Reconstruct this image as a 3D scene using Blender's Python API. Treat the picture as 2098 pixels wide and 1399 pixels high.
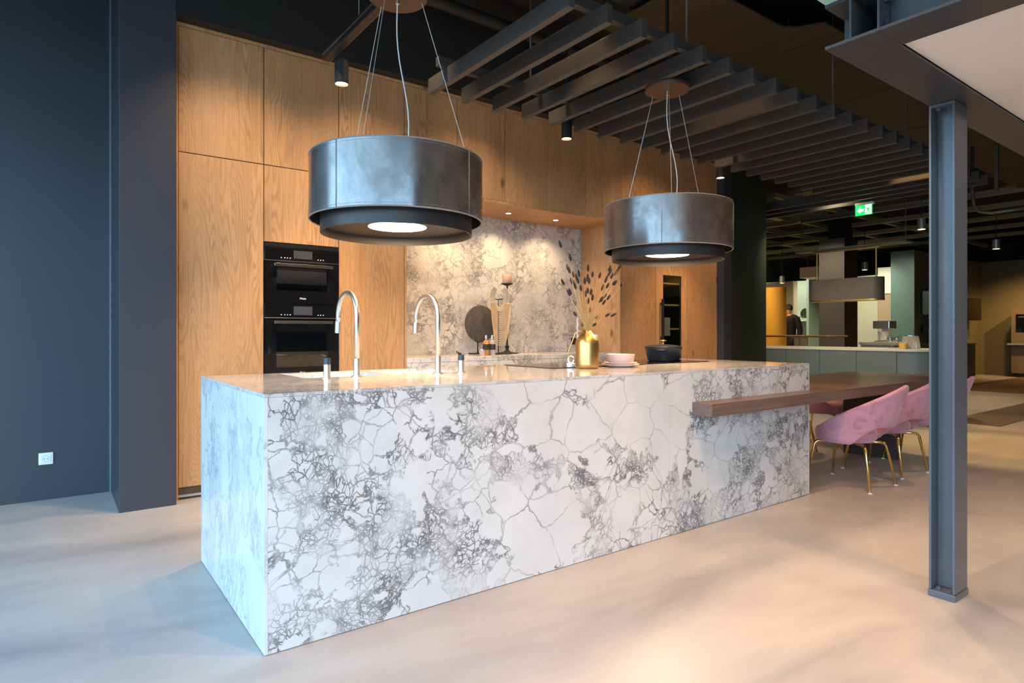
import bpy, bmesh, math, random
from mathutils import Vector, Matrix
random.seed(7)
PI = math.pi
for o in list(bpy.data.objects):
    bpy.data.objects.remove(o)
SC = bpy.context.scene
COL = SC.collection

# ------------------------------------------------------------------ camera
CAM_Z = 1.1375
THETA = math.atan2(1722, 1276)
cam_d = bpy.data.cameras.new('camera'); cam = bpy.data.objects.new('camera', cam_d); COL.objects.link(cam)
cam.location = (0, 0, CAM_Z); cam.rotation_euler = (PI/2, 0, THETA - PI/2)
cam_d.sensor_width = 36; cam_d.lens = 1276/2098*36; cam_d.shift_y = -18.5/2098
cam_d.clip_start = 0.02; cam_d.clip_end = 200
SC.camera = cam
SC.view_settings.view_transform = 'Standard'; SC.view_settings.look = 'None'
SC.view_settings.gamma = 1; SC.view_settings.use_curve_mapping = False
SC.view_settings.exposure = 0.50
SC.cycles.max_bounces = 8
SC.cycles.sample_clamp_indirect = 6

# ------------------------------------------------------------------ sky seen through the shopfront glass
W = bpy.data.worlds.new('sky'); SC.world = W; W.use_nodes = True
nt = W.node_tree; nt.nodes.clear()
tc = nt.nodes.new('ShaderNodeTexCoord'); sep = nt.nodes.new('ShaderNodeSeparateXYZ')
rmp = nt.nodes.new('ShaderNodeValToRGB'); bg = nt.nodes.new('ShaderNodeBackground'); out = nt.nodes.new('ShaderNodeOutputWorld')
mr = nt.nodes.new('ShaderNodeMapRange'); mr.inputs[1].default_value = -0.4; mr.inputs[2].default_value = 0.8
nt.links.new(tc.outputs['Generated'], sep.inputs[0]); nt.links.new(sep.outputs[2], mr.inputs[0]); nt.links.new(mr.outputs[0], rmp.inputs[0])
e = rmp.color_ramp.elements
e[0].position = 0.0; e[0].color = (0.07, 0.09, 0.11, 1)
e[1].position = 1.0; e[1].color = (0.40, 0.68, 1.0, 1)
n = e.new(0.30); n.color = (0.12, 0.16, 0.20, 1)
n = e.new(0.42); n.color = (0.43, 0.69, 0.95, 1)
nt.links.new(rmp.outputs[0], bg.inputs[0]); bg.inputs[1].default_value = 6.6
nt.links.new(bg.outputs[0], out.inputs[0])

def lamp_data(kind, energy, color, **kw):
    d = bpy.data.lights.new('light', kind); d.energy = energy; d.color = color
    for k, v in kw.items(): setattr(d, k, v)
    return d
def portal(name, loc, rot, sx, sy):
    d = bpy.data.lights.new(name, 'AREA'); d.shape = 'RECTANGLE'; d.size = sx; d.size_y = sy
    d.cycles.is_portal = True
    o = bpy.data.objects.new(name, d); COL.objects.link(o); o.location = loc; o.rotation_euler = rot
# room extents
XL, YB, YW, ZC = -2.3, -3.6, 5.29, 3.95
portal('daylight_left', (XL - .1, 0.65, 1.9), (0, -PI/2, 0), 3.7, 8.5)
portal('daylight_back', (-0.85, YB - .1, 1.9), (PI/2, 0, 0), 2.9, 3.7)

WARM = (1.0, 0.62, 0.32)
def spot(loc, energy, target=None, size=60, blend=0.6, color=WARM, radius=0.035, name='real_or_added_spot_light'):
    d = bpy.data.lights.new(name, 'SPOT'); d.energy = energy; d.color = color
    d.spot_size = math.radians(size); d.spot_blend = blend; d.shadow_soft_size = radius
    o = bpy.data.objects.new(name, d); COL.objects.link(o); o.location = loc
    t = Vector(target) if target else Vector((loc[0], loc[1], 0))
    o.rotation_euler = (t - Vector(loc)).to_track_quat('-Z', 'Y').to_euler()
    return o
# warm track spots of the ceiling over the walkway in front of the island (out of frame above the camera)
for x, y, e_, tx, ty in [(1.4, 0.6, 135, 1.8, 1.2), (1.9, 1.2, 165, 2.6, 1.5), (1.7, -0.8, 130, 2.0, 0.1), (3.6, 1.55, 150, 3.6, 1.5)]:
    spot((x, y, 3.7), e_, (tx, ty, 0), 105, 1.0, (1.0, 0.58, 0.29))
for x, e_ in [(1.05, 85), (2.0, 80), (2.95, 60), (5.3, 45)]:  # added hidden washers that brighten the oak doors
    spot((x, 3.72, 3.5), e_, (x, 4.72, .7), 85, .9, (1.0, .70, .44))
# added unseen lamps under the mezzanine ceiling, warming the floor below
for x, y in [(2.9, 0.1), (4.3, -0.3), (3.4, -1.2)]:
    spot((x, y, 2.12), 50, (x, y, 0), 140, 1.0)
# spots among the ceiling fins and over the dining table and the aisle behind it
for x, y, z, e_, s, col in [(2.6, 3.1, 3.6, 60, 70, WARM), (4.2, 3.0, 3.6, 60, 70, WARM), (6.4, 4.3, 3.4, 70, 50, (1, .55, .2)),
                       (7.6, 2.9, 3.4, 120, 60, (1, .55, .2)), (7.5, 2.0, 3.4, 260, 42, (1, .62, .24)), (9.8, 2.2, 3.4, 160, 50, (1, .55, .2)),
                       (6.4, 0.2, 2.1, 25, 130, WARM)]:
    spot((x, y, z), e_, None, s, 0.5, col)

# ------------------------------------------------------------------ helpers
def at_depth(px, py, X=None, Y=None, Z=None):
    """place in the room that lies on a given wall or height plane in a given direction"""
    a = (px - 1049)/1276; b = (681 - py)/1276
    d = Vector((math.cos(THETA) + a*math.sin(THETA), math.sin(THETA) - a*math.cos(THETA), b))
    if X is not None: t = X/d.x
    elif Y is not None: t = Y/d.y
    else: t = (Z - CAM_Z)/d.z
    return Vector((0, 0, CAM_Z)) + d*t

class MB:
    def __init__(s): s.v = []; s.f = []; s.uv = []
    def add(s, vs, fs):
        b = len(s.v); s.v += [Vector(v) for v in vs]; s.f += [tuple(i + b for i in f) for f in fs]; return s
    def box(s, x0, x1, y0, y1, z0, z1):
        return s.add([(x0,y0,z0),(x1,y0,z0),(x1,y1,z0),(x0,y1,z0),(x0,y0,z1),(x1,y0,z1),(x1,y1,z1),(x0,y1,z1)],
                     [(3,2,1,0),(4,5,6,7),(0,1,5,4),(1,2,6,5),(2,3,7,6),(3,0,4,7)])
    def prism(s, poly, a0, a1, axis='z'):
        n = len(poly)
        def P(p, a):
            return {'z': (p[0], p[1], a), 'x': (a, p[0], p[1]), 'y': (p[0], a, p[1])}[axis]
        vs = [P(p, a0) for p in poly] + [P(p, a1) for p in poly]
        return s.add(vs, [tuple(range(n))[::-1], tuple(range(n, 2*n))] + [(i, (i+1) % n, n+(i+1) % n, n+i) for i in range(n)])
    def lathe(s, prof, c=(0,0,0), seg=32, close=False):
        vs = []; fs = []; n = len(prof)
        for i in range(seg):
            a = 2*PI*i/seg
            for r, z in prof: vs.append((c[0]+r*math.cos(a), c[1]+r*math.sin(a), c[2]+z))
        m = n if close else n-1
        for i in range(seg):
            j = (i+1) % seg
            for k in range(m):
                l = (k+1) % n
                fs.append((i*n+k, j*n+k, j*n+l, i*n+l))
        if not close:
            if prof[0][0] > 1e-5: fs.append(tuple(i*n for i in range(seg))[::-1])
            if prof[-1][0] > 1e-5: fs.append(tuple(i*n+n-1 for i in range(seg)))
        return s.add(vs, fs)
    def tube(s, pts, r, seg=10, cap=True):
        pts = [Vector(p) for p in pts]; rs = r if isinstance(r, (list, tuple)) else [r]*len(pts)
        vs = []; fs = []; nrm = None
        for i, p in enumerate(pts):
            t = (pts[min(i+1, len(pts)-1)] - pts[max(i-1, 0)]).normalized()
            if nrm is None:
                nrm = t.orthogonal().normalized()
            else:
                nrm = (nrm - t*nrm.dot(t)); nrm = nrm.normalized() if nrm.length > 1e-6 else t.orthogonal().normalized()
            b = t.cross(nrm)
            for k in range(seg):
                a = 2*PI*k/seg
                vs.append(p + (nrm*math.cos(a) + b*math.sin(a))*rs[i])
        for i in range(len(pts)-1):
            for k in range(seg):
                l = (k+1) % seg
                fs.append((i*seg+k, i*seg+l, (i+1)*seg+l, (i+1)*seg+k))
        if cap:
            fs.append(tuple(range(seg))[::-1]); fs.append(tuple((len(pts)-1)*seg+k for k in range(seg)))
        return s.add(vs, fs)
    def ball(s, c, r, seg=10, rings=6, sc=(1,1,1)):
        prof = [(r*math.sin(PI*i/rings), -r*math.cos(PI*i/rings)) for i in range(rings+1)]
        prof[0] = (0, -r); prof[-1] = (0, r)
        b = len(s.v); s.lathe(prof, (0,0,0), seg)
        for i in range(b, len(s.v)):
            v = s.v[i]; s.v[i] = Vector((v.x*sc[0]+c[0], v.y*sc[1]+c[1], v.z*sc[2]+c[2]))
        return s
    def rot(s, ang, c=(0,0,0), start=0, axis='Z'):
        M = Matrix.Rotation(ang, 3, axis); c = Vector(c)
        for i in range(start, len(s.v)): s.v[i] = M @ (s.v[i]-c) + c
        return s
    def build(s, name, m, parent=None, smooth=False, bevel=0, origin=None, subsurf=0, world=True, bseg=2):
        vs = s.v
        if parent is not None:
            off = Vector(parent['_w']) if world else Vector((0,0,0))
        elif origin is not None: off = Vector(origin)
        else:
            mn = [min(v[i] for v in vs) for i in range(3)]; mx = [max(v[i] for v in vs) for i in range(3)]
            off = Vector(((mn[0]+mx[0])/2, (mn[1]+mx[1])/2, mn[2]))
        me = bpy.data.meshes.new(name); me.from_pydata([tuple(v - off) for v in vs], [], s.f)
        bm = bmesh.new(); bm.from_mesh(me); bmesh.ops.remove_doubles(bm, verts=bm.verts, dist=1e-6)
        bmesh.ops.recalc_face_normals(bm, faces=bm.faces); bm.to_mesh(me); bm.free()
        o = bpy.data.objects.new(name, me); COL.objects.link(o)
        if m: me.materials.append(m)
        if smooth:
            for p in me.polygons: p.use_smooth = True
            if smooth == 'auto':
                try: me.set_sharp_from_angle(angle=math.radians(40))
                except Exception: pass
        if bevel:
            b = o.modifiers.new('bevel', 'BEVEL'); b.width = bevel; b.segments = bseg; b.limit_method = 'ANGLE'; b.angle_limit = math.radians(40)
        if subsurf:
            b = o.modifiers.new('subdivision', 'SUBSURF'); b.levels = subsurf; b.render_levels = subsurf
        if parent is not None: o.parent = parent; 
        else: o.location = off
        o['_w'] = tuple(off)
        return o

def thing(name, label, cat, loc=(0,0,0), group=None, rz=0):
    o = bpy.data.objects.new(name, None); COL.objects.link(o); o.location = loc; o.rotation_euler = (0,0,rz)
    o.empty_display_size = 0.1
    o['label'] = label; o['category'] = cat; o['_w'] = tuple(loc)
    if group: o['group'] = group
    return o
def tag(o, label, cat, group=None, kind=None):
    o['label'] = label; o['category'] = cat
    if group: o['group'] = group
    if kind: o['kind'] = kind
    return o
def struct(o): o['kind'] = 'structure'; return o
def dup(root, loc, rz=None, label=None, group=None):
    def cp(o, par):
        c = o.copy(); COL.objects.link(c); c.parent = par
        for ch in list(o.children):
            cp(ch, c)
        return c
    r = cp(root, None); r.location = loc
    if rz is not None: r.rotation_euler = (0,0,rz)
    if label: r['label'] = label
    if group: r['group'] = group
    return r

# ------------------------------------------------------------------ materials
def mat(name, color=(.5,.5,.5), rough=.5, metal=0, spec=.5, coat=0, emit=None, estr=0, trans=0, ior=1.45, sheen=0, alpha=1):
    m = bpy.data.materials.new(name); m.use_nodes = True
    b = m.node_tree.nodes['Principled BSDF']
    b.inputs['Base Color'].default_value = (*color, 1); b.inputs['Roughness'].default_value = rough
    b.inputs['Metallic'].default_value = metal; b.inputs['Specular IOR Level'].default_value = spec
    b.inputs['Coat Weight'].default_value = coat; b.inputs['Coat Roughness'].default_value = .15
    b.inputs['IOR'].default_value = ior; b.inputs['Transmission Weight'].default_value = trans
    b.inputs['Sheen Weight'].default_value = sheen
    if emit: b.inputs['Emission Color'].default_value = (*emit, 1); b.inputs['Emission Strength'].default_value = estr
    return m
class NB:
    """small node builder"""
    def __init__(s, m): s.m = m; s.t = m.node_tree; s.b = s.t.nodes['Principled BSDF']
    def n(s, typ, **kw):
        x = s.t.nodes.new('ShaderNode'+typ)
        for k, v in kw.items(): setattr(x, k, v)
        return x
    def l(s, a, b): s.t.links.new(a, b)
    def coord(s, kind='Object', scale=(1,1,1), loc=(0,0,0), rot=(0,0,0)):
        c = s.n('TexCoord'); mp = s.n('Mapping'); s.l(c.outputs[kind], mp.inputs[0])
        mp.inputs['Scale'].default_value = scale; mp.inputs['Location'].default_value = loc; mp.inputs['Rotation'].default_value = rot
        return mp.outputs[0]
    def noise(s, vec, scale=5, detail=4, rough=.5, dist=0, out=0):
        x = s.n('TexNoise'); s.l(vec, x.inputs['Vector']); x.inputs['Scale'].default_value = scale
        x.inputs['Detail'].default_value = detail; x.inputs['Roughness'].default_value = rough; x.inputs['Distortion'].default_value = dist
        return x.outputs[out]
    def edge(s, vec, scale, rand=1.0):
        x = s.n('TexVoronoi'); x.feature = 'DISTANCE_TO_EDGE'; s.l(vec, x.inputs['Vector']); x.inputs['Scale'].default_value = scale
        x.inputs['Randomness'].default_value = rand
        return x.outputs['Distance']
    def mr(s, v, a, b, c=0, d=1, smooth=False):
        x = s.n('MapRange'); x.interpolation_type = 'SMOOTHSTEP' if smooth else 'LINEAR'
        s.l(v, x.inputs[0]); x.inputs[1].default_value = a; x.inputs[2].default_value = b; x.inputs[3].default_value = c; x.inputs[4].default_value = d
        return x.outputs[0]
    def math(s, op, a, b=None, c=None):
        x = s.n('Math'); x.operation = op
        for i, v in enumerate((a, b, c)):
            if v is None: continue
            if isinstance(v, (int, float)): x.inputs[i].default_value = v
            else: s.l(v, x.inputs[i])
        return x.outputs[0]
    def vadd(s, a, b, sc=1.0):
        m = s.n('VectorMath'); m.operation = 'SUBTRACT'; s.l(b, m.inputs[0]); m.inputs[1].default_value = (.5,.5,.5)
        k = s.n('VectorMath'); k.operation = 'SCALE'; s.l(m.outputs[0], k.inputs[0]); k.inputs['Scale'].default_value = sc
        x = s.n('VectorMath'); x.operation = 'ADD'; s.l(a, x.inputs[0]); s.l(k.outputs[0], x.inputs[1]); return x.outputs[0]
    def mix(s, f, a, b, mode='MIX'):
        x = s.n('Mix', data_type='RGBA'); x.blend_type = mode
        if isinstance(f, (int, float)): x.inputs[0].default_value = f
        else: s.l(f, x.inputs[0])
        for i, v in ((6, a), (7, b)):
            if isinstance(v, tuple): x.inputs[i].default_value = (*v, 1)
            else: s.l(v, x.inputs[i])
        return x.outputs[2]
    def ramp(s, v, stops):
        x = s.n('ValToRGB'); s.l(v, x.inputs[0]); el = x.color_ramp.elements
        while len(el) < len(stops): el.new(.5)
        for i, (p, c) in enumerate(stops): el[i].position = p; el[i].color = (*c, 1)
        return x.outputs[0]
    def bump(s, h, strength=.2, dist=.01):
        x = s.n('Bump'); s.l(h, x.inputs['Height']); x.inputs['Strength'].default_value = strength; x.inputs['Distance'].default_value = dist
        s.l(x.outputs[0], s.b.inputs['Normal'])
    def col(s, c): s.l(c, s.b.inputs['Base Color'])
    def rough(s, c): s.l(c, s.b.inputs['Roughness'])

def marble(name, seed, amount=1.0, base=(.70,.685,.665), rough=.14, shift=0.0, stretch=(1,1,1), calm=None):
    m = mat(name, base, rough, spec=.5); b = NB(m)
    p0 = b.coord(loc=seed, scale=stretch)
    w = b.noise(p0, 1.7, 2, .5, out=1); p = b.vadd(p0, w, .30)
    w2 = b.noise(p0, 9, 3, .6, out=1); p = b.vadd(p, w2, .07)
    w3 = b.noise(p0, 40, 2, .6, out=1); pf = b.vadd(p, w3, .014)
    zn = b.math('ADD', b.math('MULTIPLY', b.noise(p0, 1.35, 2, .5, .5), .55), b.math('MULTIPLY', b.noise(b.coord(loc=(seed[0]+7, seed[1]+3, seed[2])), 3.4, 3, .6), .45))
    d1 = b.edge(p, 4.2); d2 = b.edge(pf, 12.0); d3 = b.edge(pf, 29.0); d4 = b.edge(pf, 58.0)
    if calm:                                                            # one large unbroken piece of stone
        cxyz = b.n('SeparateXYZ'); b.l(b.vadd(b.coord(), b.noise(p0, 2.5, 3, .6, out=1), .45), cxyz.inputs[0])
        cm = b.math('MULTIPLY', b.mr(cxyz.outputs[0], calm[0]-.06, calm[0]+.06, 0, 1, True), b.mr(cxyz.outputs[0], calm[1]-.08, calm[1]+.08, 1, 0, True))
        cm = b.math('MULTIPLY', cm, b.mr(cxyz.outputs[2], calm[2]-.05, calm[2]+.05, 0, 1, True))
        zn = b.math('SUBTRACT', zn, b.math('MULTIPLY', cm, .14))
    # broken matrix between the large pieces: its width follows the zone noise
    wd = b.mr(zn, .40+shift, .57+shift, .0, .72)
    in1 = b.mr(b.math('SUBTRACT', d1, wd), -.03, .02, 1, 0, True)
    wd2 = b.mr(b.noise(b.coord(loc=(seed[0]+1.3, seed[1]+9, seed[2]+4)), 4.2, 3, .6), .42, .64, .0, .58)
    in2 = b.math('MULTIPLY', in1, b.mr(b.math('SUBTRACT', d2, wd2), -.03, .02, 1, 0, True))
    dk = b.noise(p0, 4.2, 3, .65)
    l1 = b.math('MULTIPLY', b.mr(d1, .002, .020, 1, 0, True), b.mr(dk, .38, .60, .10, .70))
    l2 = b.math('MULTIPLY', b.math('MULTIPLY', b.mr(d2, .004, .042, 1, 0, True), in1), b.mr(dk, .38, .60, .35, 1.0))
    l3 = b.math('MULTIPLY', b.math('MULTIPLY', b.mr(d3, .01, .09, 1, 0, True), in2), b.mr(dk, .38, .56, .25, 1.0))
    in3 = b.math('MULTIPLY', in2, b.mr(b.noise(p0, 8.0, 3, .6), .47, .55, 0, 1, True))
    l4 = b.math('MULTIPLY', b.mr(d4, .02, .24, 1, 0, True), b.math('MULTIPLY', in3, b.mr(dk, .40, .58, .15, 1)))
    blot = b.math('MULTIPLY', b.math('MULTIPLY', b.mr(b.noise(pf, 17, 3, .7), .565, .63, 0, 1, True), in2), b.mr(dk, .45, .56, 0, .9))
    v = b.math('MAXIMUM', b.math('MAXIMUM', l1, l2), b.math('MAXIMUM', b.math('MAXIMUM', l3, l4), blot))
    v = b.math('MAXIMUM', v, b.math('MULTIPLY', in2, .07))
    v = b.math('MULTIPLY', v, amount)
    cloud = b.noise(p0, 3.0, 5, .6)
    cl = b.ramp(cloud, [(0, tuple(c*.80 for c in base)), (.42, tuple(c*.93 for c in base)), (.6, base), (1, tuple(min(1, c*1.06) for c in base))])
    stain = b.mr(b.noise(p0, 1.7, 5, .7, 1.0), .56, .72, 0, .34, True)
    c = b.mix(stain, cl, (base[0]*.66, base[1]*.64, base[2]*.62))
    c = b.mix(b.math('MULTIPLY', v, .92), c, (.11, .11, .118))
    b.col(c)
    return m
MARBLE = marble('white_breccia_marble', (0.3, 0.1, 0.6), calm=(-.95, .55, .55))
MARBLE_TOP = marble('polished_breccia_top', (0.3, 0.1, 0.6), .6, rough=.05, base=(.68,.65,.62))
MARBLE_END = marble('white_breccia_marble_end', (4.2, 2.5, 1.0), .45, shift=.10, stretch=(1,1,.45), base=(.70,.70,.70))
MARBLE_SPLASH = marble('white_breccia_marble_backsplash', (2.1, 5.3, 3.3), .8)

def oak(name, tint=1.0):
    m = mat(name, (.5,.3,.15), .5, spec=.35); b = NB(m)
    tcn = b.n('TexCoord'); oi = b.n('ObjectInfo')
    com = b.n('CombineXYZ'); 
    for i, k in enumerate((13.7, 5.1, 29.3)): b.l(b.math('MULTIPLY', oi.outputs['Random'], k), com.inputs[i])
    ad = b.n('VectorMath'); ad.operation = 'ADD'; b.l(tcn.outputs['Object'], ad.inputs[0]); b.l(com.outputs[0], ad.inputs[1])
    def mp(sc):
        x = b.n('Mapping'); b.l(ad.outputs[0], x.inputs[0]); x.inputs['Scale'].default_value = sc; return x.outputs[0]
    # staves: each about 14 cm wide
    sx = b.n('SeparateXYZ'); b.l(ad.outputs[0], sx.inputs[0])
    st = b.math('FLOOR', b.math('MULTIPLY', b.math('ADD', sx.outputs[0], sx.outputs[1]), 7.3))
    wn = b.n('TexWhiteNoise'); wn.noise_dimensions = '1D'; b.l(st, wn.inputs['W'])
    # grain = contour lines of a stretched noise, shifted for each stave
    off = b.n('CombineXYZ'); b.l(b.math('MULTIPLY', wn.outputs[0], 20), off.inputs[2])
    a2 = b.n('VectorMath'); a2.operation = 'ADD'; b.l(mp((1,1,.13)), a2.inputs[0]); b.l(off.outputs[0], a2.inputs[1])
    h = b.noise(a2.outputs[0], 4.5, 2, .45, .35)
    ring = b.math('SINE', b.math('MULTIPLY', h, 210))
    ring = b.mr(ring, -.2, 1, 0, 1)
    fib = b.noise(mp((1,1,.025)), 90, 4, .7)
    tone = b.noise(mp((1,1,.25)), 2.5, 3, .5)
    c = b.ramp(tone, [(.25, (.50*tint,.27*tint,.12*tint)), (.5, (.62*tint,.345*tint,.155*tint)), (.75, (.70*tint,.405*tint,.19*tint))])
    c = b.mix(b.mr(wn.outputs[0], 0, 1, 0, .30), c, (.42*tint,.255*tint,.14*tint))
    c = b.mix(b.math('MULTIPLY', ring, b.mr(b.noise(mp((1,1,.3)), 3, 2, .5), .40, .66, .10, .50)), c, (.23*tint,.115*tint,.045*tint))
    c = b.mix(b.mr(fib, .45, .75, 0, .38), c, (.20*tint,.105*tint,.04*tint))
    kn = b.n('TexVoronoi'); b.l(mp((1,1,.5)), kn.inputs['Vector']); kn.inputs['Scale'].default_value = 3.4
    c = b.mix(b.mr(kn.outputs['Distance'], .03, .13, .85, 0, True), c, (.12*tint,.065*tint,.035*tint))
    b.col(c); b.bump(b.math('ADD', ring, fib), .08, .001)
    return m
OAK = oak('smoked_oak_veneer')

def wood_dark(name, a, c_, rough=.4, axis=0):
    m = mat(name, a, rough); b = NB(m)
    sc = [1,1,1]; sc[axis] = .05
    f = b.noise(b.coord(scale=tuple(sc)), 45, 4, .65); t = b.noise(b.coord(scale=tuple(sc)), 6, 3, .5)
    b.col(b.mix(b.mr(f, .3, .7, 0, .7), b.mix(t, a, c_), tuple(x*.55 for x in a)))
    return m
TABLEWOOD = wood_dark('dark_stained_oak_table', (.175,.11,.085), (.26,.17,.13), .32)

def floor_mat():
    m = mat('polished_concrete', (.5,.42,.35), .3, spec=.45); b = NB(m)
    p = b.coord(kind='Object'); pw = b.vadd(p, b.noise(p, 1.1, 3, .6, out=1), .5)
    n1 = b.noise(b.coord(kind='Object', scale=(.55, 1.5, 1), rot=(0,0,.5)), 1.2, 6, .6, .35)
    n2 = b.noise(pw, 5, 5, .65); n3 = b.noise(p, 60, 3, .6)
    c = b.ramp(n1, [(.25, (.26,.24,.24)), (.42, (.39,.358,.335)), (.57, (.47,.43,.39)), (.8, (.52,.48,.44))])
    c = b.mix(b.mr(n2, .35, .7, 0, .14), c, (.36,.33,.32))
    c = b.mix(b.mr(n3, .4, .7, 0, .06), c, (.2,.19,.18))
    sp = b.n('TexVoronoi'); b.l(p, sp.inputs['Vector']); sp.inputs['Scale'].default_value = 3.0
    c = b.mix(b.mr(sp.outputs['Distance'], .005, .009, .4, 0), c, (.16,.13,.11))
    b.col(c); b.rough(b.mr(n2, .2, .8, .26, .40))
    return m
FLOOR = floor_mat()

def painted(name, c, rough=.5, var=.12, scale=1.5, spec=.4):
    m = mat(name, c, rough, spec=spec); b = NB(m)
    n = b.noise(b.coord(), scale, 4, .6)
    b.col(b.mix(n, tuple(x*(1-var) for x in c), tuple(min(1, x*(1+var)) for x in c)))
    return m
NAVY = painted('charcoal_blue_wall_paint', (.042,.050,.058), .40, .06)
PILLARM = painted('charcoal_violet_panel', (.048,.048,.058), .38, .05)
BLACKC = painted('black_ceiling_paint', (.012,.012,.012), .8, .1)
FIN = painted('charcoal_painted_fin', (.055,.052,.050), .5, .12, 3)
STEEL = painted('dark_painted_steel', (.10,.107,.12), .20, .15, 6)
STEEL2 = painted('dark_brown_painted_steel', (.05,.04,.036), .5, .1, 4)
BLACKM = mat('black_metal', (.02,.02,.022), .35, .3)
GREENW = painted('black_green_panel', (.022,.028,.016), .5, .1)
WHITEP = mat('white_plaster', (.78,.74,.68), .7)
WHITE_PL = mat('white_plastic', (.85,.85,.85), .35)
CHROME = mat('brushed_steel', (.80,.79,.77), .3, 1)
GOLD = mat('brushed_brass', (.75,.49,.15), .4, 1)
GOLDLEG = mat('polished_brass_leg', (.80,.56,.22), .16, 1)
def brushed_gold():
    m = mat('turned_brass_vase', (.62,.41,.16), .3, 1); b = NB(m)
    n = b.noise(b.coord(scale=(.3,.3,14)), 12, 4, .7)
    b.rough(b.mr(n, .3, .7, .30, .42)); return m
VASEM = brushed_gold()
BLACKGLASS = mat('black_glass', (.006,.006,.007), .04, 0, .5, 0)
def leather():
    m = mat('dark_waxed_leather', (.035,.033,.034), .34, spec=.7, coat=.9); b = NB(m)
    p = b.coord(); n1 = b.noise(b.coord(scale=(1,1,.8)), 5, 6, .6, .2); n2 = b.noise(p, 45, 4, .7)
    b.col(b.ramp(n1, [(.25, (.028,.025,.024)), (.55, (.062,.055,.05)), (.8, (.11,.095,.082))]))
    n3 = b.noise(p, 3.2, 6, .75, .4); b.rough(b.mr(n1, .3, .75, .22, .5)); b.l(b.mr(n3, .3, .7, .10, .38), b.b.inputs['Coat Roughness']); b.l(b.mr(n3, .35, .62, 1.0, .45), b.b.inputs['Coat Weight']); b.bump(b.math('ADD', n2, b.math('MULTIPLY', n1, 2)), .10, .002); b.b.inputs['Coat IOR'].default_value = 2.0
    return m
LEATHER = leather()
BROWNLEATHER = painted('brown_worn_leather', (.13,.10,.08), .4, .35, 4)
STITCH = mat('grey_edge_paint', (.22,.21,.20), .5)
LAMPIN = mat('dark_bronze_lacquer', (.035,.029,.026), .45)
DIFF = mat('warm_light_diffuser', (1,1,1), .5, emit=(1,.74,.46), estr=14)
SPOTE = mat('spot_lens_glow', (1,1,1), .5, emit=(1,.66,.34), estr=18)
WIRE = mat('pale_steel_wire', (.6,.58,.55), .35, .6)
CABLE = mat('clear_white_cable', (.75,.74,.70), .4)
def velvet():
    m = mat('pink_velvet', (.56,.255,.32), .75, spec=.2, sheen=.6); b = NB(m)
    b.b.inputs['Sheen Tint'].default_value = (1,.8,.85,1)
    n = b.noise(b.coord(), 7, 5, .7, 1.5)
    b.col(b.ramp(n, [(.3, (.36,.14,.18)), (.47, (.52,.235,.285)), (.6, (.56,.265,.32)), (.8, (.62,.33,.38))])); return m
VELVET = velvet()
SINKM = MARBLE_END

# ------------------------------------------------------------------ room shell
FX0, FX1, FY0, FY1 = XL, 24.0, YB, 12.0
struct(MB().box(FX0-.1, FX1, FY0-.1, FY1, -.1, 0).build('floor', FLOOR))
struct(MB().box(FX0-.1, FX1, FY0-.1, FY1, ZC, ZC+.1).build('ceiling', BLACKC))
struct(MB().box(XL-.1, .347, YW, YW+.15, 0, ZC).build('wall_back_left', NAVY))
# hairline seam and outlet
pil = struct(MB().box(.347, .668, 4.62, 5.29, 0, ZC).build('trim_1', PILLARM, bevel=.003))
struct(MB().box(.338, .346, 5.26, 5.289, 0, ZC).build('trim_2', mat('pale_edge_profile', (.16,.2,.24), .35)))
# fascia over the oak wall
struct(MB().box(.668, 7.61, 4.62, 4.80, 3.238, ZC).build('wall_fascia', painted('black_fascia', (.02,.021,.02), .55, .1)))
struct(MB().box(.668, 7.61, 4.80, 5.45, 3.29, 3.33).build('trim_3', BLACKC))
# back wall behind the cabinets
struct(MB().box(.668, 7.61, 5.43, 5.55, 0, ZC).build('wall_back', BLACKC))
struct(MB().box(6.68, 6.835, 4.62, 5.42, 0, 3.237).build('trim_4', PILLARM))
struct(MB().box(6.835, 7.12, 4.62, 5.42, 0, 3.237).build('trim_5', GREENW))
struct(MB().box(7.123, 7.61, 4.62, 5.42, 0, 3.237).build('trim_6', GREENW))
# shopfront: left and rear glazing walls
FRAME = mat('dark_window_frame', (.03,.032,.035), .4)
def glass_pane():
    m = bpy.data.materials.new('window_glass'); m.use_nodes = True; t = m.node_tree; t.nodes.clear()
    o = t.nodes.new('ShaderNodeOutputMaterial'); mx = t.nodes.new('ShaderNodeMixShader'); tr = t.nodes.new('ShaderNodeBsdfTransparent'); g = t.nodes.new('ShaderNodeBsdfGlossy')
    tr.inputs[0].default_value = (.96,.98,.98,1); g.inputs['Roughness'].default_value = 0; mx.inputs[0].default_value = .07
    t.links.new(tr.outputs[0], mx.inputs[1]); t.links.new(g.outputs[0], mx.inputs[2]); t.links.new(mx.outputs[0], o.inputs[0]); return m
PANE = glass_pane()
ZW = 3.65
struct(MB().box(XL-.15, XL, YB, YW, ZW, ZC).build('wall_left', NAVY))
struct(MB().box(XL-.15, XL, 4.9, YW, 0, ZW).build('wall_left_end', NAVY))
def window(name, horizontal, a0, a1, c, nmull):
    fr = MB()
    def bx(u0, u1, z0, z1):
        if horizontal: fr.box(u0, u1, c-.05, c, z0, z1)
        else: fr.box(c-.05, c, u0, u1, z0, z1)
    bx(a0, a1, 0, .1); bx(a0, a1, ZW-.08, ZW)
    for i in range(nmull+1):
        u = a0 + (a1-a0-.06)*i/nmull; bx(u, u+.06, .1, ZW-.08)
    w = struct(fr.build(name, FRAME))
    g = MB()
    if horizontal: g.box(a0, a1, c-.03, c-.022, .1, ZW-.08)
    else: g.box(c-.03, c-.022, a0, a1, .1, ZW-.08)
    p = g.build('pane', PANE, w); return w
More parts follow.
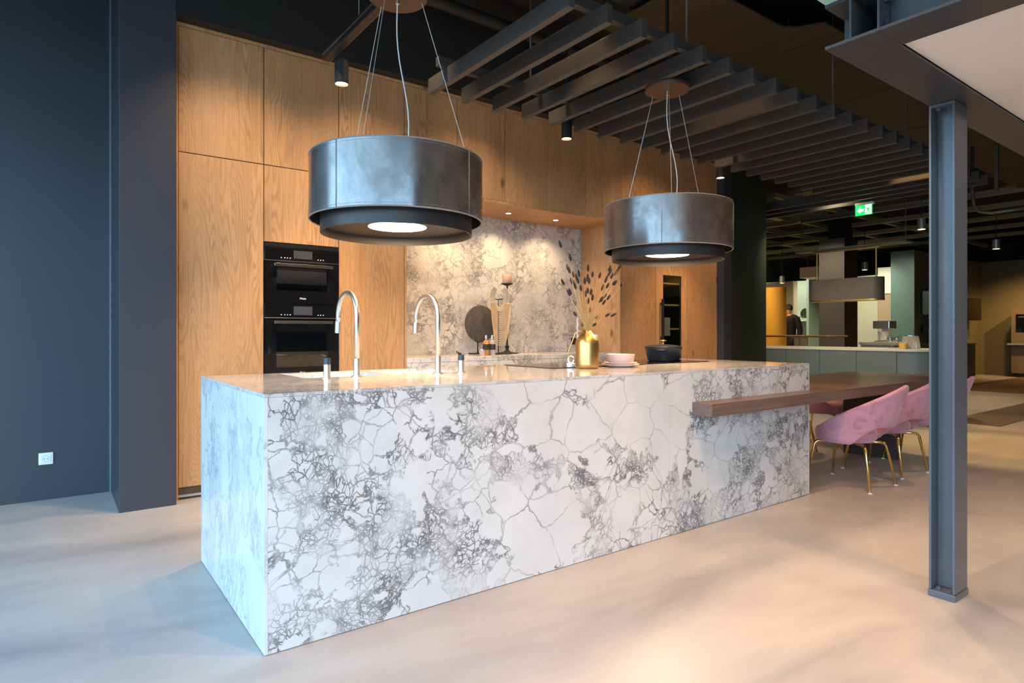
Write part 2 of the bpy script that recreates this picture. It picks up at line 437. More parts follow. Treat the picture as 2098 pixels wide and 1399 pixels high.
window('window_1', False, YB, 4.9, XL, 4)
window('window_2', True, XL, 0.6, YB, 1)
struct(MB().box(XL, 0.6, YB-.15, YB, ZW, ZC).build('wall_front_lintel', NAVY))
struct(MB().box(0.6, FX1, YB-.15, YB, 0, ZC).build('wall_front', NAVY))
struct(MB().box(FX1, FX1+.1, FY0, FY1, 0, ZC).build('wall_right', painted('dark_olive_wall', (.05,.045,.03), .7)))
struct(MB().box(7.61, FX1, FY1, FY1+.1, 0, ZC).build('wall_far_back', painted('grey_green_wall', (.25,.28,.22), .7)))
struct(MB().box(7.51, 7.61, 5.42, FY1, 0, ZC).build('wall_divider', GREENW))

# ------------------------------------------------------------------ wall outlet
t = thing('wall_outlet', 'white square power socket low on the dark blue-grey wall at far left', 'power socket', (-.025, 5.29, .241))
MB().box(-.065, .015, 5.279, 5.2899, .241, .321).build('frame', WHITE_PL, t, bevel=.003)
o = MB().box(-.053, .003, 5.276, 5.2795, .253, .309).build('cover', WHITE_PL, t, bevel=.002)
cb = MB().lathe([(.019,0),(.022,0),(.022,-.003),(.019,-.003)], (0,0,0), 28, close=True)
cb.rot(PI/2, axis='X'); cb.v = [v + Vector((-.025, 5.2755, .281)) for v in cb.v]
cb.build('socket_ring', mat('socket_grey', (.55,.55,.56), .4), t, smooth='auto')
hb = MB()
for dx in (-.009, .009):
    b0 = len(hb.v); hb.lathe([(0,0),(.0028,0),(.0028,.002),(0,.002)], (0,0,0), 10); 
    M = Matrix.Rotation(PI/2, 3, 'X')
    for i in range(b0, len(hb.v)): hb.v[i] = M @ hb.v[i] + Vector((-.025+dx, 5.2760, .281))
hb.build('pin_hole', BLACKM, t)

# ------------------------------------------------------------------ oak cabinet wall
GAP = .0030
YF = 4.72
ct = thing('oak_cabinet_wall', 'full height smoked oak cabinet wall with flush handleless doors', 'cabinet', (3.68, YF+.3, 0))
INN = mat('cabinet_gap_dark', (.02,.014,.01), .8)
fr = MB()
fr.box(.676, .692, YF, 5.42, 0.0, 3.237).box(.692, 6.678, YF, 5.42, 3.212, 3.237).box(6.662, 6.678, YF, 5.42, 0, 3.212)
fr.build('outer_frame', OAK, ct)
cb = MB()
cb.box(.692, 1.246, YF+.022, 5.40, .085, 3.212).box(1.246, 1.813, YF+.022, 5.40, 1.80, 3.212).box(1.813, 2.385, YF+.022, 5.40, .085, 3.212)
cb.box(2.385, 4.975, YF+.022, 5.40, 2.366, 3.212)
cb.box(4.975, 5.533, YF+.022, 5.40, .085, 3.212).box(6.094, 6.662, YF+.022, 5.40, .085, 3.212)
cb.box(5.533, 6.094, YF+.022, 5.40, 2.05, 3.212).box(5.533, 6.094, 5.2, 5.40, .085, 2.05).box(5.533, 5.55, YF+.022, 5.2, .085, 2.05).box(6.078, 6.094, YF+.022, 5.2, .085, 2.05).box(5.55, 6.078, YF+.022, 5.2, .085, .10)
cb.build('carcass', INN, ct)
tk = MB().box(.692, 6.662, YF+.05, YF+.07, .015, .085); tk.build('toe_kick', wood_dark('brown_toe_kick', (.14,.10,.06), (.2,.14,.09)), ct)
MB().box(.692, 2.385, YF+.035, YF+.05, .012, .028).build('toe_seal', mat('grey_seal', (.5,.5,.5), .4), ct)
def door(x0, x1, z0, z1, hw=False, name='door', y=YF):
    p = bpy.data.objects.new('tmp', None)
    return MB().box(x0+GAP, x1-GAP, y, y+.02, z0+GAP, z1-GAP).build(name, OAK, ct, bevel=.0012, bseg=1)
UP = [.692, 1.248, 1.811, 2.377, 2.895, 3.417, 3.934, 4.453, 4.975, 5.533, 6.094, 6.662]
for a, b_ in zip(UP[:-1], UP[1:]): door(a, b_, 2.361, 3.212)
door(.692, 1.248, .085, 2.361)
door(1.248, 1.811, 1.80, 2.361)
door(1.811, 2.377, .085, 2.361)
door(4.975, 5.533, .085, 2.361)
door(5.533, 6.094, 1.985, 2.361)
door(6.094, 6.662, .085, 2.361)
door(1.248, 1.811, .085, .79)
# wine cabinet door with a narrow glass pane
wx0, wx1, wz1 = 5.533+GAP, 6.094-GAP, 1.985-GAP
gx0, gx1, gz0, gz1 = 5.66, 5.985, .5, 1.80
wd = MB().box(wx0, gx0, YF, YF+.02, .085, wz1).box(gx1, wx1, YF, YF+.02, .085, wz1).box(gx0, gx1, YF, YF+.02, gz1, wz1).box(gx0, gx1, YF, YF+.02, .085, gz0)
wdo = wd.build('door', OAK, ct)
wdo['_w'] = ct['_w']
MB().box(gx1-.012, gx1, YF+.002, YF+.018, gz0, gz1).box(gx0, gx0+.008, YF+.002, YF+.018, gz0, gz1).box(gx0+.008, gx1-.012, YF+.002, YF+.018, gz1-.01, gz1).build('pane_frame', BLACKM, wdo)
def tglass(name, tint=(.8,.9,.82), fac=.12, rough=0.0):
    m = bpy.data.materials.new(name); m.use_nodes = True; t_ = m.node_tree; t_.nodes.clear()
    o_ = t_.nodes.new('ShaderNodeOutputMaterial'); mx = t_.nodes.new('ShaderNodeMixShader'); tr = t_.nodes.new('ShaderNodeBsdfTransparent'); g = t_.nodes.new('ShaderNodeBsdfGlossy')
    tr.inputs[0].default_value = (*tint,1); g.inputs['Roughness'].default_value = rough; mx.inputs[0].default_value = fac
    t_.links.new(tr.outputs[0], mx.inputs[1]); t_.links.new(g.outputs[0], mx.inputs[2]); t_.links.new(mx.outputs[0], o_.inputs[0]); return m
MB().box(gx0+.008, gx1-.012, YF+.008, YF+.013, gz0, gz1-.01).build('glass_pane', tglass('green_tinted_glass', (.80,.86,.72), .08), wdo)
MB().box(gx0-.055, gx0-.03, YF-.045, YF-.02, 1.02, 1.52).box(gx0-.05, gx0-.035, YF-.02, YF, 1.06, 1.09).box(gx0-.05, gx0-.035, YF-.02, YF, 1.45, 1.48).build('handle', BLACKM, wdo, bevel=.003)
MB().box(5.552, 6.076, 5.16, 5.199, .12, 2.04).build('wine_cabinet_lining', mat('dark_green_lining', (.03,.045,.03), .5), ct)
SHELF = mat('pale_wood_shelf', (.55,.36,.16), .5)
for z in (.62, .90, 1.17, 1.45, 1.70): MB().box(5.552, 6.076, YF+.04, 5.15, z, z+.018).build('shelf', SHELF, ct)
spot((5.82, YF+.12, 1.97), 22, (5.82, 4.95, .8), 120, .8, (1,.7,.35), .02, 'wine_cabinet_light')
tag(MB().box(5.685, 5.80, YF+.0135, YF+.0155, 1.10, 1.31).build('picture_card', painted('violet_print', (.35,.30,.50), .5, .7, 30)), 'small violet printed card behind the glass of the narrow oak wine cabinet', 'card')

# niche lining
NB1 = MB()
NZ = 2.335
nt_ = thing('niche_lining', 'oak ceiling and side panels lining the marble niche in the cabinet wall', 'cabinet panel', (3.68, 5.0, .9))
MB().box(2.385, 4.975, YF+.004, 5.36, NZ, 2.3655).build('ceiling_panel', OAK, nt_)
MB().box(2.3785, 2.398, YF, 5.36, .0, NZ).build('side_panel', OAK, nt_)
MB().box(4.954, 4.974, YF, 5.36, .0, NZ).build('side_panel', OAK, nt_)
splash = tag(MB().box(2.399, 4.953, 5.342, 5.362, .921, NZ-.001).build('marble_backsplash', MARBLE_SPLASH), 'veined white marble slab lining the back of the oak niche', 'backsplash')
bc = thing('back_counter', 'low marble topped counter set inside the oak niche', 'counter', (3.68, 5.0, 0))
MB().box(2.399, 4.953, YF-.005, 5.341, .88, .92).build('countertop', MARBLE_SPLASH, bc, bevel=.002)
MB().box(2.399, 4.953, YF-.003, YF+.02, .10, .879).build('marble_front', MARBLE_SPLASH, bc)
MB().box(2.399, 4.953, YF+.02, 5.34, .0, .879).build('body', INN, bc)
for i, x in enumerate((3.40, 4.10, 2.72, 4.72)):
    if i > 1: continue
for i, (px, py) in enumerate([(1041.5, 436.5), (1138.5, 450.5)]):
    p = at_depth(px, py, Z=NZ)
    nm = 'left' if i == 0 else 'right'
    dl = thing('downlight', 'small round recessed downlight in the niche ceiling, the %s one in view' % nm, 'light', (p.x, p.y, NZ-.004), 'recessed niche downlights')
    MB().lathe([(.024,0),(.034,0),(.034,.004),(.024,.004)], (p.x,p.y,NZ-.0045), 24, close=True).build('trim_ring', CHROME, dl, smooth='auto')
    MB().lathe([(0,.0005),(.024,.0005),(.024,.004),(0,.004)], (p.x,p.y,NZ-.0045), 24).build('lens', SPOTE, dl)
    spot((p.x, p.y, NZ-.012), 24, (p.x, p.y+.06, .9), 130, .8, (1,.68,.38), .02, 'niche_downlight')
p0 = at_depth(1041.5, 436.5, Z=NZ); p1 = at_depth(1138.5, 450.5, Z=NZ); stp = p1.x - p0.x
dl = thing('downlight', 'small round recessed downlight in the niche ceiling, hidden behind the near drum lamp', 'light', (p0.x-stp, p0.y, NZ-.004), 'recessed niche downlights')
MB().lathe([(.024,0),(.034,0),(.034,.004),(.024,.004)], (p0.x-stp,p0.y,NZ-.0045), 24, close=True).build('trim_ring', CHROME, dl, smooth='auto')
MB().lathe([(0,.0005),(.024,.0005),(.024,.004),(0,.004)], (p0.x-stp,p0.y,NZ-.0045), 24).build('lens', SPOTE, dl)
spot((p0.x-stp, p0.y, NZ-.012), 30, (p0.x-stp, p0.y+.06, .9), 130, .8, (1,.66,.36), .02, 'niche_downlight')

# ------------------------------------------------------------------ ovens
FONTC = mat('printed_white', (.75,.75,.75), .5, emit=(1,1,1), estr=.15)
def text_obj(body, size, loc, rot, m, parent, name='lettering', depth=.0004):
    cu = bpy.data.curves.new(name, 'FONT'); cu.body = body; cu.size = size; cu.extrude = depth; cu.align_x = 'CENTER'; cu.align_y = 'CENTER'
    tmp = bpy.data.objects.new(name, cu); COL.objects.link(tmp)
    dg = bpy.context.evaluated_depsgraph_get(); me = bpy.data.meshes.new_from_object(tmp.evaluated_get(dg))
    bpy.data.objects.remove(tmp)
    R_ = rot.to_matrix().to_4x4() if hasattr(rot, 'to_matrix') else Matrix.Rotation(0, 4, 'X')
    me.transform(Matrix.Translation(Vector(loc) - Vector(parent['_w'])) @ rot)
    me.materials.clear(); me.materials.append(m)
    o_ = bpy.data.objects.new(name, me); COL.objects.link(o_); o_.parent = parent; return o_
ROT_FRONT = Matrix.Rotation(PI/2, 4, 'X')      # reads from -Y
ROT_LEFT = Matrix.Rotation(-PI/2, 4, 'Z') @ Matrix.Rotation(PI/2, 4, 'X')   # reads from -X
def oven(name, label, x0, x1, z0, z1, ctrl, wz0, wz1, steam=False):
    t = thing(name, label, 'oven', ((x0+x1)/2, YF, z0))
    Y0 = YF-.012
    MB().box(x0, x1, Y0+.022, YF+.45, z0, z1).build('body', BLACKM, t)
    cp = MB().box(x0, x1, Y0+.002, Y0+.02, z1-ctrl, z1-.002).build('control_panel', BLACKGLASS, t, bevel=.001, bseg=1)
    cp['_w'] = t['_w']
    MB().box((x0+x1)/2-.07, (x0+x1)/2+.07, Y0+.0005, Y0+.0025, z1-ctrl+.02, z1-.015).build('display', mat('display_grey', (.05,.05,.055), .25, emit=(.6,.7,.9), estr=.02), cp)
    dots = MB()
    for k in (-.16,-.135,-.115,-.095,.115,.135,.155):
        dots.box((x0+x1)/2+k-.004, (x0+x1)/2+k+.004, Y0+.001, Y0+.0022, z1-ctrl+.018, z1-ctrl+.024)
    for dv in range(0, len(dots.v), 8):
        d1_ = MB().add(dots.v[dv:dv+8], [(3,2,1,0),(4,5,6,7),(0,1,5,4),(1,2,6,5),(2,3,7,6),(3,0,4,7)]); d1_.build('touch_symbol', FONTC, cp)
    MB().box(x0, x1, Y0-.001, Y0+.004, z1-ctrl-.004, z1-ctrl-.0005).build('trim_strip', CHROME, t)
    dr = MB().box(x0, wx, Y0+.004, Y0+.02, z0+.004, z1-ctrl-.006) if False else MB()
    a0, a1 = x0+.085, x1-.085
    dr.box(x0, a0, Y0+.004, Y0+.02, z0+.004, z1-ctrl-.006).box(a1, x1, Y0+.004, Y0+.02, z0+.004, z1-ctrl-.006)
    dr.box(a0, a1, Y0+.004, Y0+.02, wz1, z1-ctrl-.006).box(a0, a1, Y0+.004, Y0+.02, z0+.004, wz0)
    d = dr.build('door', BLACKGLASS, t); d['_w'] = t['_w']
    MB().box(a0, a1, Y0+.006, Y0+.010, wz0, wz1).build('window_pane', tglass('smoked_oven_glass', (.35,.37,.36), .18), d)
    MB().box(a0+.02, a1-.02, Y0+.0185, Y0+.0215, wz0+.02, wz1-.02).build('inner_panel', painted('grey_oven_cavity', (.10,.105,.10), .4, .3, 5), d)
    for k in (.35, .55):
        zz = wz0 + (wz1-wz0)*k
        MB().tube([(a0+.03, Y0+.016, zz), (a1-.03, Y0+.016, zz)], .002, 6).build('rack_rail', CHROME, d)
    zb = z1-ctrl-.035
    MB().box(x0+.06, x1-.06, Y0-.04, Y0-.026, zb-.011, zb+.011).box(x0+.075, x0+.09, Y0-.026, Y0+.004, zb-.008, zb+.008).box(x1-.09, x1-.075, Y0-.026, Y0+.004, zb-.008, zb+.008).build('handle', mat('dark_steel_handle', (.22,.21,.20), .25, .9), d, bevel=.002)
    text_obj('Miele', .022, ((x0+x1)/2, Y0+.0032, z0+.04 if wz0-z0 > .07 else z0+.03), ROT_FRONT, FONTC, d)
    return t
oven('compact_oven', 'upper black glass compact oven in the oak column', 1.25, 1.809, 1.352, 1.765, .095, 1.45, 1.60)
oven('oven', 'lower black glass oven beneath the compact one', 1.25, 1.809, .795, 1.348, .10, .88, 1.13)
tag(MB().box(1.25, 1.809, YF-.004, YF+.3, 1.768, 1.797).build('oven_filler_panel', BLACKM), 'black filler strip above the upper oven', 'panel')

# ------------------------------------------------------------------ marble kitchen island
IX0, IX1, IY0, IY1, IZ = .603, 4.285, 2.273, 3.415, .92
isl = thing('marble_island', 'long kitchen island clad in white marble with dark veins', 'kitchen island', ((IX0+IX1)/2, (IY0+IY1)/2, 0))
T = .012
S1 = (.97, 1.37, 2.95, 3.35); S2 = (1.43, 1.83, 2.95, 3.35)
xs = [IX0, S1[0], S1[1], S2[0], S2[1], IX1]; ys = [IY0, 2.95, 3.35, IY1]
top = MB()
vid = {}
def rect(mb, x0, x1, y0, y1, z, up=True): mb.add([(x0,y0,z),(x1,y0,z),(x1,y1,z),(x0,y1,z)], [(0,1,2,3)] if up else [(3,2,1,0)])
for i in range(5):
    for j in range(3):
        if j == 1 and i in (1, 3): continue
        rect(top, xs[i], xs[i+1], ys[j], ys[j+1], IZ); rect(top, xs[i], xs[i+1], ys[j], ys[j+1], IZ-T, False)
def ringwalls(mb, x0, x1, y0, y1, z0, z1):
    mb.add([(x0,y0,z0),(x1,y0,z0),(x1,y1,z0),(x0,y1,z0),(x0,y0,z1),(x1,y0,z1),(x1,y1,z1),(x0,y1,z1)], [(0,1,5,4),(1,2,6,5),(2,3,7,6),(3,0,4,7)])
ringwalls(top, IX0, IX1, IY0, IY1, IZ-T, IZ)
for s_ in (S1, S2): ringwalls(top, *s_, IZ-T, IZ)
top.build('countertop', MARBLE_TOP, isl)
SEAM = 2.776
MB().box(IX0+T, SEAM-.0006, IY0, IY0+T, .003, IZ-T-.0008).build('front_slab', MARBLE, isl)
MB().box(SEAM+.0006, IX1-T, IY0, IY0+T, .003, IZ-T-.0008).build('front_slab', MARBLE, isl)
MB().box(IX0, IX0+T-.0005, IY0, IY1, .003, IZ-T-.0008).build('end_slab', MARBLE_END, isl)
MB().box(IX1-T+.0005, IX1, IY0, IY1, .003, IZ-T-.0008).build('end_slab', MARBLE_END, isl)
MB().box(IX0+T, IX1-T, IY1-T, IY1, .003, IZ-T-.0008).build('rear_panel', MARBLE, isl)
MB().box(IX0+T+.001, IX1-T-.001, IY0+T+.001, IY1-T-.001, .0, .60).box(IX0+T+.001, S1[0]-.015, IY0+T+.001, IY1-T-.001, .60, IZ-T-.001).box(S2[1]+.015, IX1-T-.001, IY0+T+.001, IY1-T-.001, .60, IZ-T-.001).build('body', INN, isl)
for s_ in (S1, S2):
    b_ = MB(); ringwalls(b_, s_[0], s_[1], s_[2], s_[3], .72, IZ-T-.0005); rect(b_, *s_, .72); rect(b_, *s_, .705, False)
    ringwalls(b_, s_[0]-.012, s_[1]+.012, s_[2]-.012, s_[3]+.012, .705, IZ-T-.0005)
    sk = b_.build('sink_basin', SINKM, isl); sk['_w'] = isl['_w']
    MB().lathe([(0,0),(.04,0),(.04,.002),(0,.002)], ((s_[0]+s_[1])/2, (s_[2]+s_[3])/2, .7205), 20).build('drain', CHROME, sk)

def faucet(x, y, label):
    t = thing('kitchen_faucet', label, 'faucet', (x, y, IZ), 'gooseneck faucets on the island')
    MB().lathe([(0,0),(.027,0),(.027,.005),(.018,.008),(0,.008)], (x,y,IZ), 24).build('base_ring', CHROME, t, smooth='auto')
    pts = [(x,y,IZ+.006), (x,y,IZ+.30)]
    R_ = .122
    for k in range(1, 17):
        a = PI*k/16*1.0; pts.append((x, y+R_-R_*math.cos(a), IZ+.30+R_*math.sin(a)*.98))
    pts.append((x, y+2*R_+.004, IZ+.26))
    MB().tube(pts, .0125, 16).build('spout', CHROME, t, smooth=True)
    MB().lathe([(0,0),(.0165,0),(.0165,.085),(0,.085)], (x,y,IZ+.006), 20).build('lower_sleeve', CHROME, t, smooth='auto')
    MB().tube([(x, y+2*R_+.004, IZ+.275), (x, y+2*R_+.010, IZ+.215)], [.0150,.0150], 16).build('spray_head', CHROME, t, smooth='auto')
faucet(1.201, 2.892, 'brushed steel gooseneck faucet at the left marble sink, nearest the ovens')
faucet(1.647, 2.880, 'brushed steel gooseneck faucet at the right marble sink, before the backsplash')
def mixer(x, y, label):
    t = thing('faucet_handle', label, 'faucet handle', (x, y, IZ), 'mixer handles beside the island faucets')
    MB().lathe([(0,0),(.024,0),(.024,.004),(0,.004)], (x,y,IZ), 20).build('base_ring', CHROME, t, smooth='auto')
    MB().lathe([(0,0),(.0165,0),(.0165,.062),(0,.062)], (x,y,IZ+.004), 20).build('body', CHROME, t, smooth='auto')
    MB().lathe([(0,0),(.0165,0),(.0165,.030),(0,.030)], (x,y,IZ+.067), 20).build('cap', mat('dark_blue_grey_knurl', (.06,.08,.10), .4, .6), t, smooth='auto')
    MB().tube([(x, y, IZ+.097), (x-.012, y+.006, IZ+.104), (x-.024, y+.012, IZ+.116)], [.008,.006,.004], 8).build('lever', BLACKM, t, smooth=True)
mixer(1.053, 2.894, 'short steel tap handle with dark cap left of the first faucet')
mixer(1.793, 2.884, 'short steel tap handle with dark cap right of the second faucet')

for a, b_, lab in [(2.42, 3.04, 'flat black glass cooktop flush in the island beside the brass vase'), (3.12, 3.95, 'flat black glass cooktop under the black casserole')]:
    tag(MB().box(a, b_, 2.86, 3.36, IZ+.0005, IZ+.004).build('cooktop', BLACKGLASS), lab, 'cooktop', 'black cooktops on the island')

# ------------------------------------------------------------------ things on the island
vx, vy = 2.625, 2.775
t = thing('brass_vase', 'brushed brass bottle vase with angular wire handle on the island', 'vase', (vx, vy, IZ))
prof = [(0,.003),(.066,.003),(.0705,.008),(.072,.03),(.072,.150),(.068,.168),(.058,.187),(.042,.207),(.029,.220),(.0245,.232),(.0215,.232),(.020,.215),(0,.19)]
VZ = IZ+.0005
MB().lathe(prof, (vx,vy,VZ-.002), 48).build('body', VASEM, t, smooth=True)
lx, ly = -math.sin(THETA), math.cos(THETA)        # towards picture left
hp = [(-.004,.0225,.226),(-.004,.06,.222),(-.004,.072,.212),(-.004,.118,.085),(-.004,.115,.072),(-.004,.070,.052)]
MB().tube([(vx+lx*q[1], vy+ly*q[1], VZ+q[2]) for q in hp], .0032, 8).build('handle', GOLD, t, smooth=True)

STEMM = mat('dry_straw_stem', (.50,.36,.17), .7)
HEADM = mat('dark_dyed_grass_head', (.035,.030,.028), .9)
heads = [(1148,500),(1168,527),(1166,553),(1175,562),(1163,548),(1171,575),(1181,568),(1186,560),(1178,585),(1153,578),(1168,597),(1165,600),(1205,549),(1214,562),(1229,564),(1198,575),(1204,569),(1207,575),(1249,550),(1247,561),(1254,565),(1266,553),(1270,546),(1242,572),(1258,580),(1261,579),(1274,583),(1235,589),(1245,585),(1204,595),(1211,598),(1200,602),(1214,609),(1240,605),(1247,609),(1229,615),(1233,613),(1205,616),(1178,643),(1193,665),(1177,620),(1245,645),(1257,645),(1222,650),(1208,635),(1238,619),(1218,665),(1262,560),(1251,556),(1190,590),(1184,575)]
rr = random.Random(3)
for i, (px, py) in enumerate(heads):
    dpt = vy + rr.uniform(-.09, .09)
    hpnt = at_depth(px, py, Y=dpt)
    base = Vector((vx + rr.uniform(-.009,.009), vy + rr.uniform(-.009,.009), VZ+.19))
    if i == 0:
        pass
    st = thing('dried_grass_stem', '', 'dried flower', tuple(base), 'dried bunny tail grasses in the brass vase')
    out_ = (hpnt-base); mid = base + out_*.5 + Vector((0,0,.02)); 
    dirn = (hpnt - mid).normalized()
    MB().tube([base, base+Vector((out_.x*.03,out_.y*.03,.045)), mid, hpnt], [.0012,.0012,.0011,.0009], 5).build('stem', STEMM, st, smooth=True)
    ln = rr.uniform(.021,.027)
    MB().tube([hpnt-dirn*ln*.9, hpnt-dirn*ln*.5, hpnt, hpnt+dirn*ln*.6, hpnt+dirn*ln], [.003,.0075,.0085,.006,.0010], 8).build('seed_head', HEADM, st, smooth=True)
    side = 'leaning left' if px < 1190 else ('leaning right' if px > 1232 else 'near the middle')
    lev = 'topmost' if py < 562 else ('upper' if py < 590 else ('low' if py > 630 else 'mid-height'))
    st['label'] = 'dried grass with %s dark seed head %s in the brass vase' % (lev, side)
    st['group'] = 'dried grasses with %s heads %s' % (lev, side)

PINK = mat('pale_pink_ceramic', (.72,.56,.50), .4)
pc = at_depth(1271, 748, Z=IZ+.01)
def dish(name, label, cat, c, prof, m, group=None):
    return tag(MB().lathe(prof, c, 48).build(name, m, smooth=True), label, cat, group)
pcx, pcy = pc.x, pc.y
dish('plate', 'larger pale pink plate at the bottom of the small stack on the island', 'plate', (pcx,pcy,IZ+.0005), [(0,0),(.075,0),(.082,.003),(.118,.015),(.121,.018),(.118,.0185),(.08,.007),(0,.006)], PINK)
dish('plate', 'smaller pink plate lying between the bowl and the larger plate', 'plate', (pcx,pcy,IZ+.0075), [(0,0),(.07,0),(.075,.003),(.104,.019),(.107,.022),(.104,.0225),(.073,.007),(0,.006)], PINK)
dish('bowl', 'pale pink bowl on top of two pink plates', 'bowl', (pcx,pcy,IZ+.0145), [(0,0),(.058,0),(.066,.004),(.082,.022),(.090,.062),(.0905,.066),(.088,.066),(.079,.026),(.06,.010),(0,.008)], PINK)
ptx, pty = 3.72, 3.10
t = thing('casserole_pot', 'matte black casserole with brass lid knob on the island', 'pot', (ptx, pty, IZ+.004))
CAST = mat('matte_cast_iron', (.03,.032,.036), .42, .2)
MB().lathe([(0,0),(.105,0),(.117,.008),(.136,.095),(.138,.100),(.132,.100),(.112,.012),(0,.010)], (ptx,pty,IZ+.0045), 48).build('body', CAST, t, smooth=True)
ld = MB().lathe([(0,.100),(.133,.100),(.1385,.103),(.136,.108),(.10,.116),(.04,.122),(0,.123)], (ptx,pty,IZ+.0055), 48).build('lid', CAST, t, smooth=True); ld['_w'] = t['_w']
MB().lathe([(0,.122),(.010,.122),(.007,.130),(.007,.140),(.022,.146),(.024,.151),(.018,.155),(0,.156)], (ptx,pty,IZ+.0055), 24).build('knob', GOLD, ld, smooth=True)
for s_ in (-1, 1):
    a0 = math.radians(215 if s_ < 0 else 35)
    pts = [(ptx+math.cos(a0+k*.13)*(r_), pty+math.sin(a0+k*.13)*r_, IZ+.088) for k, r_ in ((-2,.134),(-1.6,.156),(-.7,.165),(.7,.165),(1.6,.156),(2,.134))]
    MB().tube(pts, .007, 8).build('handle', CAST, t, smooth=True)
c = at_depth(1170, 752, Z=IZ)
t = thing('spice_dish', 'tiny white dish with ring shaped handle left of the brass vase', 'dish', (c.x, c.y, IZ))
MB().lathe([(0,0),(.026,0),(.028,.004),(.028,.022),(.022,.026),(0,.027)], (c.x,c.y,IZ+.0005), 24).build('body', WHITE_PL, t, smooth='auto')
pts = [(c.x - lx*.017*math.cos(a), c.y - ly*.017*math.cos(a), IZ+.046+.022*math.sin(a)) for a in [2*PI*k/20 for k in range(21)]]
MB().tube(pts, .0055, 8, cap=False).build('ring_handle', WHITE_PL, t, smooth=True)

# ------------------------------------------------------------------ things on the back counter
CB = .92
DARKIRON = mat('blackened_iron', (.03,.028,.026), .5, .4)
dp = at_depth(981, 724, Z=.9205)
dp = Vector((at_depth(981, 700, Y=5.19).x, 5.19, CB))
t = thing('stone_disc', 'round dark stone disc on a black stand before the backsplash', 'ornament', tuple(dp))
b_ = MB().lathe([(0,-.012),(.17,-.012),(.183,-.006),(.185,0),(.183,.006),(.17,.012),(0,.012)], (0,0,0), 56); b_.rot(PI/2, axis='X'); b_.v = [v + Vector((dp.x+.02, dp.y, CB+.305)) for v in b_.v]
def stone():
    m = mat('weathered_dark_stone', (.09,.08,.07), .8); b = NB(m); n = b.noise(b.coord(), 12, 5, .7)
    b.col(b.ramp(n, [(.3,(.05,.045,.04)),(.6,(.10,.09,.08)),(.8,(.15,.135,.12))])); b.bump(n, .4, .01); return m
STONE = stone()
b_.build('disc', STONE, t, smooth='auto')
MB().box(dp.x-.09, dp.x+.09, dp.y-.05, dp.y+.05, CB+.0005, CB+.014).build('base', DARKIRON, t, bevel=.002)
MB().tube([(dp.x, dp.y+.02, CB+.012), (dp.x, dp.y+.02, CB+.14)], .006, 10).tube([(dp.x-.055, dp.y-.022, CB+.185), (dp.x-.05, dp.y-.016, CB+.13), (dp.x, dp.y+.018, CB+.118), (dp.x+.05, dp.y-.016, CB+.13), (dp.x+.055, dp.y-.022, CB+.185)], .005, 8).build('holder', DARKIRON, t, smooth=True)
cx_ = at_depth(1039, 700, Y=5.205).x
t = thing('candlestick', 'tall black iron candlestick behind the bead necklace', 'candle holder', (cx_, 5.205, CB))
MB().lathe([(0,0),(.120,0),(.122,.005),(.10,.009),(.04,.018),(.018,.035),(.015,.055),(.024,.066),(.024,.074),(.012,.085),(.010,.12),(.010,.60),(.014,.64),(.010,.66),(.008,.70),(0,.70)], (cx_,5.205,CB+.0005), 32).build('stem', DARKIRON, t, smooth='auto')
MB().lathe([(0,.70),(.012,.70),(.058,.715),(.062,.722),(.058,.724),(0,.719)], (cx_,5.205,CB+.0005), 32).build('drip_tray', DARKIRON, t, smooth=True)
t = thing('pillar_candle', 'thick pale pink candle on the tall black candlestick', 'candle', (cx_, 5.205, CB+.7215))
MB().lathe([(0,0),(.047,0),(.049,.003),(.049,.095),(.045,.101),(.03,.099),(0,.098)], (cx_,5.205,CB+.7215), 28).build('wax', mat('pale_pink_wax', (.62,.42,.33), .5), t, smooth='auto')
MB().tube([(cx_,5.205,CB+.818),(cx_+.002,5.205,CB+.832)], .0012, 6).build('wick', BLACKM, t)
# bead necklace on a stand
nx = at_depth(1022.5, 650, Y=5.06).x; ny = 5.06
BEAD = mat('cream_wooden_beads', (.68,.50,.30), .55)
BEADW = mat('ivory_shell_beads', (.78,.66,.50), .45)
t = thing('bead_necklace', 'large cream bead bib necklace hanging on a slim black stand', 'ornament', (nx, ny, CB))
MB().box(nx-.10, nx+.12, ny-.05, ny+.018, CB+.0005, CB+.010).build('base', DARKIRON, t, bevel=.002)
MB().tube([(nx, ny+.012, CB+.008), (nx, ny+.012, CB+.55)], .005, 8).tube([(nx-.07, ny+.012, CB+.555),(nx,ny+.02,CB+.545),(nx+.07, ny+.012, CB+.555)], .005, 8).build('stand', DARKIRON, t, smooth=True)
def beadline(mb, pts, r):
    # round beads threaded one after another
    L = [Vector(p) for p in pts]; acc = 0; last = L[0]; mb.ball(L[0], r, 6, 4)
    for p in L[1:]:
        while (p-last).length >= r*1.9:
            last = last + (p-last).normalized()*r*1.9; mb.ball(last, r, 6, 4)
for k in range(7):
    u = k/6; rx = .054+.068*u; rz = .100+.040*u; mb = MB(); pts = []
    for i in range(61):
        a = math.radians(-238 + i*(296/60))
        pts.append((nx+rx*math.cos(a), ny-.004-.001*k, 1.492 + rz*math.sin(a)*(1 if math.sin(a) < 0 else .85)))
    beadline(mb, pts, .0064); mb.build('collar_row', BEADW, t, smooth=True)
for k in range(16):
    u = k/15; wk = .066+.056*min(1, u*1.5); zb2 = 1.345 - .335*u; zt2_ = 1.43; mb = MB(); pts = []
    for i in range(81):
        s_ = -1 + 2*i/80
        pts.append((nx+wk*s_, ny-.014-.0012*k, zb2 + (zt2_-zb2)*abs(s_)**(2.2+1.2*u)))
    beadline(mb, pts, .0050); mb.build('bead_strand', BEAD, t, smooth=True)
